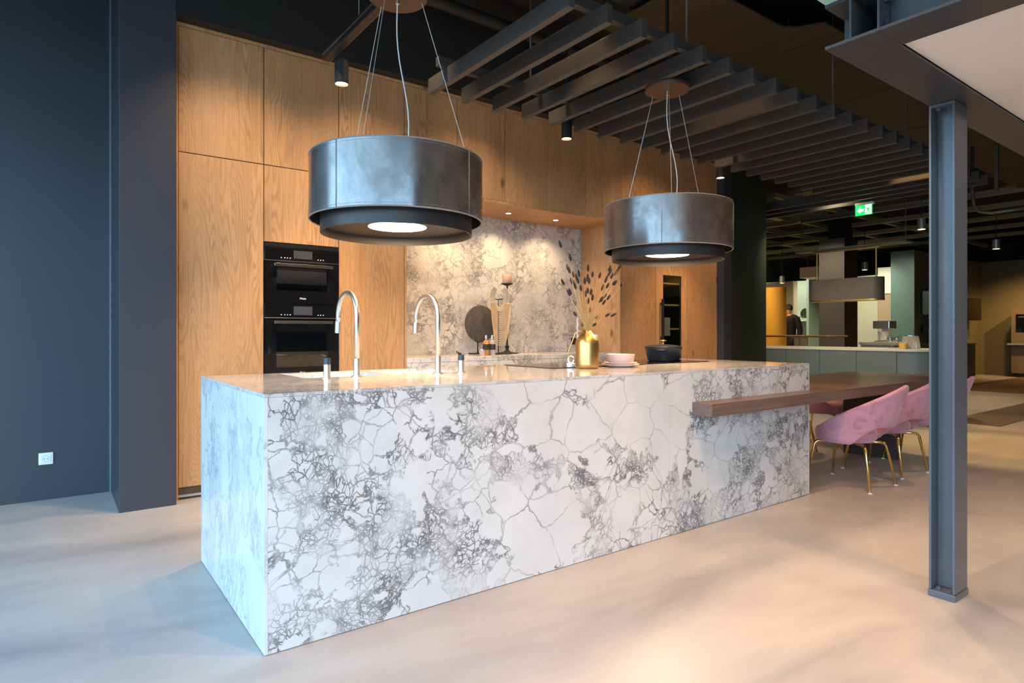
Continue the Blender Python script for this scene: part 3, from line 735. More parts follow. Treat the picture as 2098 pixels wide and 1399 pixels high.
# bottles
def bottle(px, m, lab, h=.17, w=.030):
    x = at_depth(px, 700, Y=4.93).x; y = 4.93
    t = thing('oil_bottle', lab, 'bottle', (x, y, CB))
    MB().lathe([(0,0),(w*.95,0),(w,.004),(w,h*.72),(w*.8,h*.80),(w*.36,h*.86),(w*.36,h*.90),(0,h*.90)], (x,y,CB+.0005), 20).build('glass_body', m, t, smooth='auto')
    MB().lathe([(0,h*.90),(w*.42,h*.90),(w*.42,h*1.12),(0,h*1.12)], (x,y,CB+.001), 16).build('cap', CHROME, t, smooth='auto')
    MB().lathe([(w+.0005,h*.30),(w+.0012,h*.30),(w+.0012,h*.62),(w+.0005,h*.62)], (x,y,CB+.0005), 20, close=True).build('label_band', mat('black_label', (.03,.03,.035), .6), t, smooth='auto')
bottle(996, mat('amber_liquid', (.50,.24,.05), .12, coat=.5), 'amber bottle with black label on the back counter')
bottle(1008.5, mat('clear_grey_glass_bottle', (.45,.38,.34), .1, coat=.5), 'clearish bottle with black label, right beside the amber one')
x = at_depth(988, 700, Y=4.88).x
t = thing('glass_jar', 'small pale pink jar standing before the dark stone disc', 'jar', (x, 4.88, CB))
MB().lathe([(0,0),(.026,0),(.027,.003),(.027,.05),(0,.05)], (x,4.88,CB+.0005), 20).build('body', mat('rose_glass', (.62,.42,.40), .3), t, smooth='auto')
MB().lathe([(0,.05),(.024,.05),(.024,.06),(0,.06)], (x,4.88,CB+.001), 20).build('lid', CHROME, t, smooth='auto')
# candles near the right end of the niche, sockets
x = at_depth(1183.5, 700, Y=5.0).x
t = thing('twisted_candle', 'slim white twisted candle rising left of the brass vase', 'candle', (x, 5.0, CB))
mb = MB().lathe([(0,0),(.035,0),(.035,.01),(.012,.02),(.014,.05),(0,.05)], (x,5.0,CB+.0005), 16); mb.build('holder', WHITE_PL, t, smooth='auto')
MB().tube([(x+.004*math.cos(k*.9), 5.0+.004*math.sin(k*.9), CB+.05+k*.0095) for k in range(36)], [.011]*30+[.010,.009,.008,.006,.004,.001], 8).build('wax', mat('white_wax', (.85,.82,.78), .45), t, smooth=True)
x = at_depth(1221, 690, Y=4.95).x
t = thing('white_candle', 'short white candle behind the right shoulder of the brass vase', 'candle', (x, 4.95, CB))
MB().lathe([(0,0),(.025,0),(.025,.19),(.022,.195),(0,.195)], (x,4.95,CB+.0005), 20).build('wax', mat('cream_wax', (.85,.80,.74), .45), t, smooth='auto')
MB().tube([(x,4.95,CB+.193),(x,4.95,CB+.205)], .0012, 6).build('wick', BLACKM, t)
s0 = at_depth(1170, 712, Y=5.34); s1 = at_depth(1178.5, 700, Y=5.34)
t = thing('wall_outlet', 'black square power socket on the marble backsplash near the vase', 'power socket', (s0.x, 5.34, s0.z))
MB().box(s0.x, s0.x+.075, 5.333, 5.3415, 1.0, 1.075).build('frame', BLACKM, t, bevel=.002)
MB().box(s0.x+.015, s0.x+.06, 5.330, 5.3335, 1.015, 1.06).build('cover', mat('black_plastic', (.03,.03,.03), .5), t, bevel=.002)

# ------------------------------------------------------------------ drum pendant lamps
PR = .43
WORLD_R = THETA - PI/2
def pendant(cx_, cy_, zc, label, rotc, slack, wires):
    t = thing('drum_pendant', label, 'pendant lamp', (cx_, cy_, 1.64), 'leather drum pendants over the island')
    c = (cx_, cy_, 0)
    sh = MB().lathe([(PR,1.695),(PR,2.005),(PR-.008,2.005),(PR-.008,1.695)], c, 96, close=True).build('shade', LEATHER, t, smooth='auto'); sh['_w'] = t['_w']
    sm = MB()
    for k in range(4):
        a = rotc + k*PI/2
        x, y = cx_+(PR+.0005)*math.cos(a), cy_+(PR+.0005)*math.sin(a)
        sm.tube([(x,y,1.70),(x,y,2.0)], .0022, 6)
    sm.build('vertical_seam', STITCH, sh, smooth=True)
    for z in (1.697, 2.003):
        MB().tube([(cx_+(PR-.002)*math.cos(a), cy_+(PR-.002)*math.sin(a), z) for a in [2*PI*k/96 for k in range(97)]], .0042, 6, cap=False).build('rim_piping', STITCH, sh, smooth=True)
    st_ = MB()
    for z in (1.711, 1.990):
        for k in range(260):
            a = 2*PI*k/260; a2 = a+.014
            st_.tube([(cx_+(PR+.0006)*math.cos(a), cy_+(PR+.0006)*math.sin(a), z), (cx_+(PR+.0006)*math.cos(a2), cy_+(PR+.0006)*math.sin(a2), z)], .0009, 4)
    st_.build('stitching', STITCH, sh)
    MB().lathe([(.377,1.63),(.377,1.86),(.370,1.86),(.370,1.63)], c, 96, close=True).build('inner_ring', LAMPIN, t, smooth='auto')
    MB().lathe([(.146,1.672),(.3695,1.672),(.3695,1.69),(.146,1.69)], c, 96, close=True).build('bottom_plate', LAMPIN, t, smooth='auto')
    MB().lathe([(.370,1.858),(.4215,1.858),(.4215,1.87),(.370,1.87)], c, 96, close=True).build('top_plate', LAMPIN, t, smooth='auto')
    MB().lathe([(0,1.6705),(.145,1.6705),(.1455,1.675),(.1455,1.688),(0,1.688)], c, 64).build('diffuser', DIFF, t, smooth='auto')
    MB().lathe([(0,zc),(.147,zc),(.15,zc+.004),(.15,zc+.026),(0,zc+.026)], c, 64).build('canopy', mat('brown_bronze', (.085,.045,.03), .45, .3), t, smooth='auto')
    MB().tube([(cx_, cy_, zc+.026), (cx_, cy_, ZC)], .012, 8).build('drop_rod', BLACKM, t)
    for k in range(3):
        a = WORLD_R + math.radians(wires[k])
        MB().tube([(cx_+.125*math.cos(a), cy_+.125*math.sin(a), zc), (cx_+(PR-.012)*math.cos(a), cy_+(PR-.012)*math.sin(a), 1.90), (cx_+(PR-.012)*math.cos(a), cy_+(PR-.012)*math.sin(a), 1.86)], .0019, 6).build('suspension_wire', WIRE, t)
    ux, uy = -lx, -ly
    pts = []
    N = 18
    for k in range(N+1):
        u = k/N; s_ = math.sin(u*PI)**1.5*slack*math.sin(u*4.2-1.0) + slack*.35*u
        pts.append((cx_+ux*s_, cy_+uy*s_, zc - (zc-1.69)*u))
    MB().tube(pts, .0034, 8).build('power_cable', CABLE, t, smooth=True)
    MB().lathe([(0,0),(.010,0),(.010,-.028),(0,-.028)], (cx_,cy_,zc), 12).build('cable_grip', CHROME, t, smooth='auto')
    d = bpy.data.lights.new('pendant_light', 'AREA'); d.shape = 'DISK'; d.size = .28; d.energy = 13; d.color = (1,.70,.42)
    o = bpy.data.objects.new('pendant_light', d); COL.objects.link(o); o.location = (cx_, cy_, 1.668)
pendant(1.416, 2.888, 2.833, 'nearer large drum pendant of dark leather hanging over the sinks', math.radians(205), .05, (142, -103, 20))
pendant(3.416, 2.812, 2.800, 'farther drum pendant of dark leather hanging over the black pot', math.radians(215), .06, (128, -100, 36))

# ------------------------------------------------------------------ ceiling fins
FG = 'dark ceiling fins over the island'
fins = []
ords = ['first','second','third','fourth','fifth','sixth','seventh','eighth','ninth','tenth','eleventh','twelfth','thirteenth','fourteenth','fifteenth','sixteenth','seventeenth','eighteenth','nineteenth','twentieth','twenty-first','twenty-second','twenty-third','twenty-fourth']
def rb(x0, x1, y0, y1): return MB().box(x0, x1, y0, y1, 2.83, 2.938)
f0 = tag(rb(2.158, 2.203, 2.42, 3.915).build('ceiling_fin', FIN, bevel=.003), 'dark wooden ceiling fin, nearest to the near pendant, first of the row', 'ceiling fin', FG)
for k in range(1, 24):
    x = 2.158 + k*.2785
    if k < 21:
        c = f0.copy(); COL.objects.link(c); c.location = (f0.location.x + k*.2785, f0.location.y, f0.location.z)
        c['label'] = 'dark wooden ceiling fin, %s of the row counted from the near pendant' % ords[k]
    else:
        if k == 21:
            f1 = tag(rb(x, x+.045, 2.47, 6.4).build('ceiling_fin', FIN, bevel=.003), 'extra long dark ceiling fin, first of the three past the green-black wall', 'ceiling fin', FG); xf = x
        else:
            c = f1.copy(); COL.objects.link(c); c.location = (f1.location.x + x-xf, f1.location.y, f1.location.z)
            c['label'] = 'extra long dark ceiling fin, %s' % ('middle of the three past the green-black wall' if k == 22 else 'the last before the exit sign')
for y in (2.56, 3.68):
    tag(MB().box(2.10, 8.72, y-.022, y+.022, 2.939, 3.0).build('ceiling_rail', FIN), 'long dark rail carrying the ceiling fins, on the %s side' % ('aisle' if y < 3 else 'cabinet'), 'rail', 'rails above the ceiling fins')
RODM = mat('grey_hanger_rod', (.10,.10,.10), .5, .5)
for i, (x, y) in enumerate([(2.9, 3.68), (4.9, 3.68), (6.9, 3.68), (3.3, 2.56), (5.2, 2.56), (6.6, 2.56), (8.2, 2.56)]):
    tag(MB().tube([(x,y,3.0),(x,y,ZC)], .008, 8).build('hanger_rod', RODM, smooth=True), 'thin rod hanging the %s fin rail from the black ceiling, %s from the camera' % ('cabinet side' if y > 3 else 'aisle side', ['nearest','second','third','nearest','second','third','farthest'][i]), 'rod', 'hanger rods of the ceiling fins')

# surface spots on short arms with tracks
def cyl_spot(x, y, z, label, r=.046, h=.15, energy=130, top=None, size=75, tgt=None, group='black cylinder ceiling spots', m=None):
    t = thing('ceiling_spot', label, 'spotlight', (x, y, z), group)
    MB().lathe([(r,0),(r,h),(0,h),(0,h-.006),(r-.004,h-.006),(r-.004,0)], (x,y,z), 28, close=True).build('housing', m or mat('satin_black', (.03,.032,.036), .3, .3), t, smooth='auto')
    MB().lathe([(0,.012),(r-.0045,.012),(r-.0045,.016),(0,.016)], (x,y,z), 24).build('lens', SPOTE, t)
    if top: MB().tube([(x,y,z+h),(x,y,top)], .008, 8).build('stem', BLACKM, t)
    spot((x, y, z+.008), energy, tgt or (x, y+.25, 0), size, .7, WARM, .03)
cyl_spot(1.568, 4.035, 2.80, 'black cylinder spot left, above the ovens, beside the near pendant', top=2.97)
cyl_spot(3.567, 4.025, 2.80, 'black cylinder spot hanging below the fins, between the two pendants', top=ZC)
cyl_spot(5.802, 4.056, 2.80, 'black cylinder spot before the right end of the oak cabinets', top=ZC)
t = thing('lighting_track', 'black lighting track with grey edges running to the near pendant', 'lighting track', (1.5, 3.2, 2.95))
MB().box(1.462, 1.512, 1.9, 4.10, 2.955, 3.015).build('profile', BLACKM, t, bevel=.004)
MB().box(1.512, 1.60, 4.02, 4.05, 2.957, 2.972).build('arm', BLACKM, t)
MB().box(1.4605, 1.4625, 1.9, 4.10, 2.99, 3.0).box(1.5115, 1.5135, 1.9, 4.10, 2.958, 2.963).build('edge_strip', CHROME, t)
MB().tube([(1.487, 3.55, 3.015), (1.487, 3.55, ZC)], .0025, 6).build('hanging_wire', WIRE, t)
MB().tube([(1.487, 2.2, 3.015), (1.487, 2.2, ZC)], .0025, 6).build('hanging_wire', WIRE, t)

# perforated ceiling panels and services between fins and beams
def perf():
    m = mat('perforated_tan_panel', (.12,.09,.05), .6); b = NB(m)
    v = b.n('TexVoronoi'); v.feature = 'F1'; b.l(b.coord(), v.inputs['Vector']); v.inputs['Scale'].default_value = 30; v.inputs['Randomness'].default_value = 0
    b.col(b.mix(b.mr(v.outputs['Distance'], .22, .28), (.01,.008,.005), (.055,.042,.022))); return m
PERF = perf()
for i in range(6):
    x = 3.6 + i*1.6
    def cs(cx__, cy__, a0, a1, r=.14): return [(cx__+r*math.cos(a0+(a1-a0)*k/5), cy__+r*math.sin(a0+(a1-a0)*k/5)) for k in range(6)]
    poly = [(x,2.50),(x+.22,2.50)] + [(x+.30,2.66),(x+.42,2.74)] + [(x+1.15,2.74),(x+1.27,2.66)] + [(x+1.36,2.50),(x+1.585,2.50),(x+1.585,3.62),(x+1.36,3.62),(x+1.27,3.48),(x+1.15,3.40),(x+.42,3.40),(x+.30,3.48),(x+.22,3.62),(x,3.62)]
    tag(MB().prism(poly, 3.60, 3.615).build('perforated_ceiling_panel', PERF), 'perforated tan ceiling panel above the fins, %s from the camera' % ['nearest','second','third','fourth','fifth','farthest'][i], 'ceiling panel', 'perforated panels above the fins')
    tag(MB().tube([(x+.1,3.0,3.615),(x+.1,3.0,ZC)], .006, 6).build('hanger_rod', RODM), 'short rod above the %s perforated panel' % ['nearest','second','third','fourth','fifth','farthest'][i], 'rod', 'rods of the perforated panels')
DUCT = painted('black_duct', (.02,.019,.018), .6)
tag(MB().tube([(1.0,3.3,3.78),(14,3.3,3.78)], .13, 20).build('air_duct', DUCT, smooth='auto'), 'thick black round air duct along the ceiling above the fins', 'duct')
tag(MB().tube([(0.9,4.3,3.75),(14,4.35,3.75)], .05, 12).build('ceiling_pipe', DUCT, smooth='auto'), 'black pipe along the ceiling close to the cabinet wall', 'pipe', 'black ceiling pipes')
tag(MB().tube([(2.0,2.2,3.8),(16,2.2,3.8)], .05, 12).build('ceiling_pipe', DUCT, smooth='auto'), 'black pipe along the ceiling near the steel beam', 'pipe', 'black ceiling pipes')
tag(MB().box(2.2, 15, 1.75, 2.15, 3.5, 3.6).build('cable_tray', painted('dark_cable_tray', (.035,.03,.024), .6)), 'wide dark cable tray above the steel beam', 'cable tray')

# ------------------------------------------------------------------ steel column and beams
cxa, cxb, cya, cyb = 3.058, 3.203, .997, 1.093
t = thing('steel_column', 'dark painted steel H column right of the island', 'column', ((cxa+cxb)/2, (cya+cyb)/2, 0))
zt_ = 2.118
MB().box(cxa, cxb, cya, cya+.009, .03, zt_).box(cxa, cxb, cyb-.009, cyb, .03, zt_).box((cxa+cxb)/2-.004, (cxa+cxb)/2+.004, cya+.009, cyb-.009, .03, zt_).box(cxa, cxb, cya+.009, cyb-.009, zt_-.012, zt_).build('shaft', STEEL, t, bevel=.0015)
MB().box(cxa-.004, cxb+.004, cya-.004, cyb+.004, 0, .028).build('base_plate', STEEL, t, bevel=.003)
for y in (cya+.026, cyb-.026):
    for z in (.028, zt_-.024):
        MB().lathe([(0,0),(.009,0),(.009,.012),(0,.012)], (cxa+.03, y, z), 6).build('bolt', STEEL, t)
SB = painted('dark_beam_steel', (.05,.05,.052), .32, .15, 6)
BY0, BY1 = .924, 1.094
t = thing('steel_beam', 'dark steel I beam running back over the column', 'beam', (5, 1.0, 2.12))
MB().box(2.167, 14, BY0, BY1, 2.12, 2.131).box(2.167, 14, BY0, BY1, 2.264, 2.275).box(2.167, 14, 1.005, 1.013, 2.131, 2.264).build('beam_body', SB, t, bevel=.001)
MB().box(2.30, 2.308, 1.013, BY1-.004, 2.131, 2.264).build('stiffener', SB, t)
t = thing('steel_beam', 'steel I beam crossing toward the upper right corner of the photo', 'beam', (2.25, -1, 2.12))
MB().box(2.167, 2.339, YB+.02, BY0-.008, 2.12, 2.131).box(2.167, 2.339, YB+.02, BY0-.008, 2.264, 2.275).box(2.249, 2.257, YB+.02, BY0-.008, 2.131, 2.264).build('beam_body', SB, t, bevel=.001)
MB().box(2.167, 2.339, BY0-.0075, BY0-.0005, 2.12, 2.275).build('end_plate', SB, t)
for z in (2.16, 2.235):
    b_ = MB().lathe([(0,0),(.012,0),(.012,.012),(0,.012)], (0,0,0), 6); b_.rot(PI/2, axis='X'); b_.v = [v+Vector((2.21, BY0-.0085, z)) for v in b_.v]; b_.build('bolt', SB, t)
tag(MB().box(2.10, 14, YB+.02, BY1-.002, 2.2755, 2.30).build('glass_floor', mat('green_glass_edge', (.45,.72,.62), .2)), 'pale green glass floor plate edge on top of the steel beams', 'glass floor')
struct(MB().box(2.3395, 14, YB+.02, BY0-.001, 2.135, 2.15).build('ceiling_mezzanine', WHITEP))

# ------------------------------------------------------------------ dining table
TX0, TX1, TY0, TY1, TZ = 2.98, 6.68, 2.137, 3.093, .735
t = thing('dining_table', 'dark stained oak table plank wrapping and running past the marble island', 'dining table', (5.3, 2.6, 0))
MB().prism([(TX0,TY0),(TX1,TY0),(TX1,TY1),(IX1+.001,TY1),(IX1+.001,IY0-.001),(TX0,IY0-.001)], TZ-.073, TZ).build('tabletop', TABLEWOOD, t, bevel=.002)
MB().box(6.05, 6.15, 2.42, 2.88, 0, TZ-.073).build('pedestal_panel', painted('dark_brown_panel', (.05,.04,.035), .5), t)

# ------------------------------------------------------------------ chairs
def make_chair(name, label):
    t = thing(name, label, 'chair', (0,0,0), 'pink velvet chairs at the dining table')
    N, Mv = 40, 9; PH = math.radians(152)
    vs = []; fs = []
    def shellp(i, j):
        ph = -PH + 2*PH*i/N; u = abs(ph)/PH; v = j/Mv
        zt = .365 + .405*(1-u)**1.0
        zb = .315 + .02*u
        g = max(0, 1-abs(ph)/math.radians(60)); zb += .135*min(1, g*1.9)**.7
        z = zb + (zt-zb)*v
        r = .225 + .025*(1-u) + (z-.32)*.16*(1-u*.5)
        bulge = .0
        lean = -(z-.33)*.20*(1-u)
        x = math.sin(ph)*r*1.06; y = -math.cos(ph)*r + lean
        return (x, y, z)
    for i in range(N+1):
        for j in range(Mv+1): vs.append(shellp(i, j))
    for i in range(N):
        for j in range(Mv):
            a = i*(Mv+1)+j; fs.append((a, a+Mv+1, a+Mv+2, a+1))
    sh = MB().add(vs, fs).build('backrest_shell', VELVET, t, smooth=True)
    so = sh.modifiers.new('solid', 'SOLIDIFY'); so.thickness = .032; so.offset = -1
    sb = sh.modifiers.new('sub', 'SUBSURF'); sb.levels = 1; sb.render_levels = 2
    MB().lathe([(0,.325),(.15,.322),(.185,.328),(.205,.350),(.210,.385),(.200,.415),(.17,.432),(.10,.440),(0,.442)], (0,.03,0), 40).build('seat', VELVET, t, smooth=True)
    for sx in (-1, 1):
        for sy in (-1, 1):
            lg = MB().tube([(sx*.06, sy*.07+.01, .318),(sx*.13, sy*.15, .318),(sx*.155, sy*.175, .312),(sx*.165, sy*.186, .292),(sx*.208, sy*.234, .008)], [.0105,.0105,.0105,.0105,.0085], 12).build('leg', GOLDLEG, t, smooth=True)
            lg['_w'] = (0,0,0)
            MB().lathe([(0,0),(.016,0),(.016,.004),(.009,.009),(0,.009)], (sx*.2085, sy*.2345, 0), 12).build('foot_glide', mat('clear_glide', (.6,.6,.6), .2), lg)
    return t
ch = make_chair('velvet_chair', 'pink velvet shell chair with brass legs, nearest the island on the aisle side')
ch.location = (4.846, 2.257, 0)
dup(ch, (5.535, 2.30, 0), math.radians(-4), 'pink velvet shell chair, second on the aisle side, partly behind the steel column')
dup(ch, (6.26, 2.30, 0), math.radians(3), 'pink velvet shell chair, third on the aisle side, hidden mostly by the steel column')
dup(ch, (5.60, 3.24, 0), PI, 'pink velvet shell chair across the table, nearest the island')
dup(ch, (6.36, 3.22, 0), PI+.08, 'pink velvet shell chair across the table, its back rising above the far table edge')

# ------------------------------------------------------------------ bar counter in the back
BG = painted('grey_green_lacquer', (.17,.195,.165), .38, .06)
CREAM = mat('cream_solid_surface', (.70,.64,.50), .35)
t = thing('bar_counter', 'long grey-green bar counter with rounded end and thin cream top', 'bar counter', (9.4, 5, 0))
bx = 9.0
def stad(x0, r, ystart, yend, dep, off=0):
    pts = [(x0-off, yend)]
    for k in range(13):
        a = PI + (PI/2)*k/12
        pts.append((x0+r+(r+off)*math.cos(a), ystart+(r+off)*math.sin(a)))
    pts += [(x0+dep, ystart-r-off), (x0+dep, yend)]
    return pts
MB().prism(stad(bx, .45, 3.594, 7.6, .9, -.012), .005, .885).build('body', BG, t, smooth='auto')
MB().prism(stad(bx, .45, 3.594, 7.6, .9, .008), .887, .915).build('bar_top', CREAM, t, smooth='auto')
for a, b_ in [(3.594,4.108),(4.108,4.62),(4.62,5.14),(5.14,5.655),(5.655,6.17)]:
    MB().box(bx, bx+.011, a+.004, b_-.004, .06, .88).build('front_panel', BG, t)
BZ = .9155
for i, px in enumerate((1823.5, 1837)):
    p = at_depth(px, 705, X=9.28)
    t = thing('wine_glass', 'stemmed glass on the bar counter, %s one of the pair' % ('left' if i == 0 else 'right'), 'glass', (p.x, p.y, BZ), 'stemmed glasses on the bar')
    GL = tglass('clear_drinking_glass', (.9,.9,.88), .25, .02)
    MB().lathe([(.004,.07),(.02,.08),(.036,.11),(.038,.14),(.030,.17),(.029,.17),(.036,.14),(.034,.112),(.018,.083),(0,.073)], (p.x,p.y,BZ), 20).build('cup', GL, t, smooth=True)
    MB().lathe([(0,0),(.03,0),(.03,.002),(.004,.008),(.004,.07),(0,.07)], (p.x,p.y,BZ), 16).build('foot', GL, t, smooth=True)
p = at_depth(1866, 700, X=9.35)
t = thing('glass_lamp', 'ribbed clear glass jar on the bar counter end', 'glass jar', (p.x, p.y, BZ))
pr = []
mb = MB(); nrib = 28
vs = []; 
for z, r in [(0,.11),(.09,.10),(.175,.085)]:
    for k in range(nrib*2): 
        a = 2*PI*k/(nrib*2); rr_ = r*(1+.04*(1 if k % 2 else -1)); vs.append((p.x+rr_*math.cos(a), p.y+rr_*math.sin(a), BZ+z+.0005))
n2 = nrib*2; fs = [tuple(range(n2))[::-1]] + [(l*n2+k, l*n2+(k+1) % n2, (l+1)*n2+(k+1) % n2, (l+1)*n2+k) for l in range(2) for k in range(n2)]
mb.add(vs, fs).build('ribbed_body', mat('ribbed_glass', (.7,.62,.5), .15, coat=.6, trans=.5), t)
MB().lathe([(.082,.175),(.088,.175),(.088,.182),(.082,.182)], (p.x,p.y,BZ), 24, close=True).build('rim', CHROME, t)
p = at_depth(1851, 705, X=9.2)
tag(MB().lathe([(0,0),(.05,0),(.052,.004),(.052,.075),(.048,.078),(0,.078)], (p.x,p.y,BZ), 24).build('honey_jar', mat('amber_wax', (.75,.42,.08), .35)), 'amber yellow round jar between the glasses and the ribbed glass', 'jar')

# brass framed pendant above the bar
px0, py0, py1 = 9.3, 3.874, 4.911
t = thing('oval_pendant', 'long oval leather pendant with brass rim and rods over the bar', 'pendant lamp', (px0, 4.39, 1.591))
def oval(x, y0, y1, r, n=12):
    pts = []
    for k in range(n+1): a = PI + PI*k/n; pts.append((x+r*math.cos(a), y0+r+r*math.sin(a)))
    for k in range(n+1): a = PI*k/n; pts.append((x+r*math.cos(a), y1-r+r*math.sin(a)))
    return pts
MB().prism(oval(px0, py0, py1, .14), 1.61, 1.915).build('shade', BROWNLEATHER, t, smooth='auto')
MB().prism(oval(px0, py0-.003, py1+.003, .143), 1.591, 1.609).build('brass_rim', GOLD, t, smooth='auto')
for y in (3.976, 4.814): MB().tube([(px0,y,1.915),(px0,y,2.33)], .012, 10).build('rod', GOLD, t, smooth='auto')
MB().box(px0-.035, px0+.035, 3.93, 4.86, 2.33, 2.352).build('brass_canopy', GOLD, t, bevel=.003)
tr_ = thing('suspended_board', 'grey hanging board from which the oval pendant hangs', 'board', (9.3, 4.3, 2.353))
MB().box(9.18, 9.42, 3.55, 5.1, 2.353, 2.375).build('board', painted('grey_green_board', (.12,.125,.10), .5), tr_)
for y in (3.6, 5.05): MB().tube([(9.3,y,2.375),(9.3,y,ZC)], .005, 6).build('cable', RODM, tr_)

# exit sign
GREEN = mat('exit_sign_green', (.0,.5,.1), .4, emit=(.01,.62,.10), estr=1.0)
SWH = mat('exit_sign_white', (.9,1,.9), .4, emit=(.8,1,.85), estr=1.8)
e0 = at_depth(1752, 432, X=8.5); e1 = at_depth(1786.5, 432, X=8.5)
t = thing('exit_sign', 'lit green emergency exit sign with white arrow and running figure', 'exit sign', (8.52, (e0.y+e1.y)/2, 2.665))
yl, yr = e0.y, e1.y     # yl > yr; picture left is +Y
zb_, zt2 = 2.665, 2.80
MB().box(8.5, 8.56, yr-.01, yl+.005, zt2, zt2+.03).build('housing', WHITE_PL, t, bevel=.003)
g = MB().box(8.505, 8.512, yr, yl, zb_, zt2).build('green_panel', GREEN, t); g['_w'] = t['_w']
w_ = yl-yr
def P2(u, v): return (yl-u*w_, zb_+v*(zt2-zb_))
ar = MB(); ar.prism([P2(.12,.5),P2(.30,.82),P2(.30,.62),P2(.50,.62),P2(.50,.38),P2(.30,.38),P2(.30,.18)], 8.5035, 8.5045, 'x'); ar.build('arrow', SWH, g)
dm = MB(); dm.prism([P2(.58,.08),P2(.60,.95),P2(.95,.95),P2(.95,.08)][::-1], 8.5035, 8.5045, 'x'); dm.build('doorway_panel', SWH, g)
rn = MB()
for poly in ([P2(.72,.72),P2(.84,.62),P2(.82,.38),P2(.70,.42)], [P2(.74,.42),P2(.80,.38),P2(.70,.12),P2(.64,.14)], [P2(.78,.42),P2(.84,.38),P2(.90,.14),P2(.84,.12)], [P2(.70,.66),P2(.73,.58),P2(.62,.50),P2(.60,.56)], [P2(.83,.62),P2(.80,.56),P2(.90,.46),P2(.92,.52)], [P2(.74,.86),P2(.81,.86),P2(.81,.75),P2(.74,.75)]):
    rn.prism(poly, 8.5022, 8.5033, 'x')
rn.build('running_figure', GREEN, g)
MB().tube([(8.53,(yl+yr)/2,2.83),(8.53,(yl+yr)/2,ZC)], .008, 8).build('hanging_rod', RODM, t)

# ------------------------------------------------------------------ showroom behind
OL = painted('olive_wall_paint', (.20,.165,.085), .7, .08)  # plain olive paint with slight random variation
def boxthing(name, label, cat, box, m, bevel=.003, **k): return tag(MB().box(*box).build(name, m, bevel=bevel), label, cat, **k)
t = thing('clad_pillar', 'thick square pillar clad in grey-brown panels behind the bar', 'pillar', (12.8, 6.2, 0))
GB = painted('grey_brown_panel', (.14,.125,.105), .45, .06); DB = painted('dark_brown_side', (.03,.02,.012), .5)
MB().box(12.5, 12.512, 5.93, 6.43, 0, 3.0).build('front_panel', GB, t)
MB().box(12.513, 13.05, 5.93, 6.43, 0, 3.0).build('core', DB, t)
MB().box(12.6, 12.95, 5.98, 6.30, 3.0, ZC).build('upper_shaft', painted('black_shaft', (.02,.018,.014), .6), t)
t = thing('tall_teal_cabinet', 'tall teal-grey cabinet standing beyond the bar', 'cabinet', (16.2, 6.25, 0))
TEAL = painted('teal_grey_lacquer', (.10,.165,.145), .4, .05)
MB().box(15.96, 15.98, 6.0, 6.5, 0.1, 3.04).build('door', TEAL, t)
MB().box(15.981, 16.29, 6.001, 6.499, 0, 3.03).build('body', OL, t)
struct(MB().box(16.3, 20.5, 6.02, 6.12, 0, 3.04).build('wall_showroom_side', OL))
struct(MB().box(20.4, 20.5, -2.0, 6.02, 0, 3.04).build('wall_showroom_end', OL))
t = thing('wall_cabinet', 'dark teal wall cabinet on the olive wall behind the bar', 'cabinet', (17, 5.8, 1.6))
a = at_depth(1886, 600, Y=6.02)
MB().box(a.x, a.x+1.6, 5.7, 6.019, 1.55, 2.1).build('body', painted('dark_teal', (.05,.075,.065), .4), t, bevel=.003)
MB().box(a.x, a.x+1.6, 5.85, 6.019, 1.15, 1.27).build('niche_shelf', BLACKM, t)
t = thing('low_kitchen_unit', 'low brown kitchen cabinets against the far olive wall', 'cabinet', (16.6, 5.5, 0))
TAN = painted('taupe_lacquer', (.18,.13,.08), .45)
MB().box(13.4, 17.05, 5.15, 6.0, .14, .86).build('body', TAN, t, bevel=.003)
MB().box(13.4, 17.05, 5.13, 6.0, .865, .89).build('worktop', BLACKM, t)
MB().box(13.4, 17.0, 5.25, 6.0, 0, .139).build('plinth', BLACKM, t)
t = thing('hanging_cupboard', 'brown wall cupboard near the far corner of the showroom', 'cabinet', (18.5, 5.85, 1.5))
MB().box(17.2, 19.3, 5.7, 6.019, 1.45, 2.0).build('body', DB, t, bevel=.003)
t = thing('oven_tower', 'brown tall unit with built-in oven at the right edge of the photo', 'cabinet', (20, 4.6, 0))
MB().box(19.75, 20.39, 4.0, 5.2, .1, 1.72).build('body', TAN, t, bevel=.003)
MB().box(19.738, 19.749, 4.45, 5.10, 1.15, 1.6).build('oven_front', BLACKGLASS, t)
MB().box(19.725, 19.738, 4.5, 5.05, 1.52, 1.54).build('oven_handle', CHROME, t)
MB().box(19.6, 19.75, 4.0, 5.25, .82, .86).build('side_shelf', mat('grey_shelf', (.25,.28,.25), .4), t)
MB().box(19.8, 20.39, 4.05, 5.15, 0, .0995).build('plinth', BLACKM, t)
RUGM = wood_dark('dark_brown_woven_rug', (.10,.07,.05), (.14,.10,.07), .8)
tag(MB().box(9.2, 13.1, 2.53, 3.13, .0005, .006).build('floor_rug', RUGM), 'dark brown rug with grey border on the showroom floor', 'rug')
WFM = wood_dark('brown_plank_floor', (.16,.09,.045), (.22,.13,.06), .5)
tag(MB().box(14.45, 20.38, 1.5, 5.0, .0005, .01).build('plank_floor_area', WFM), 'brown plank floor field in front of the far kitchen', 'floor covering')
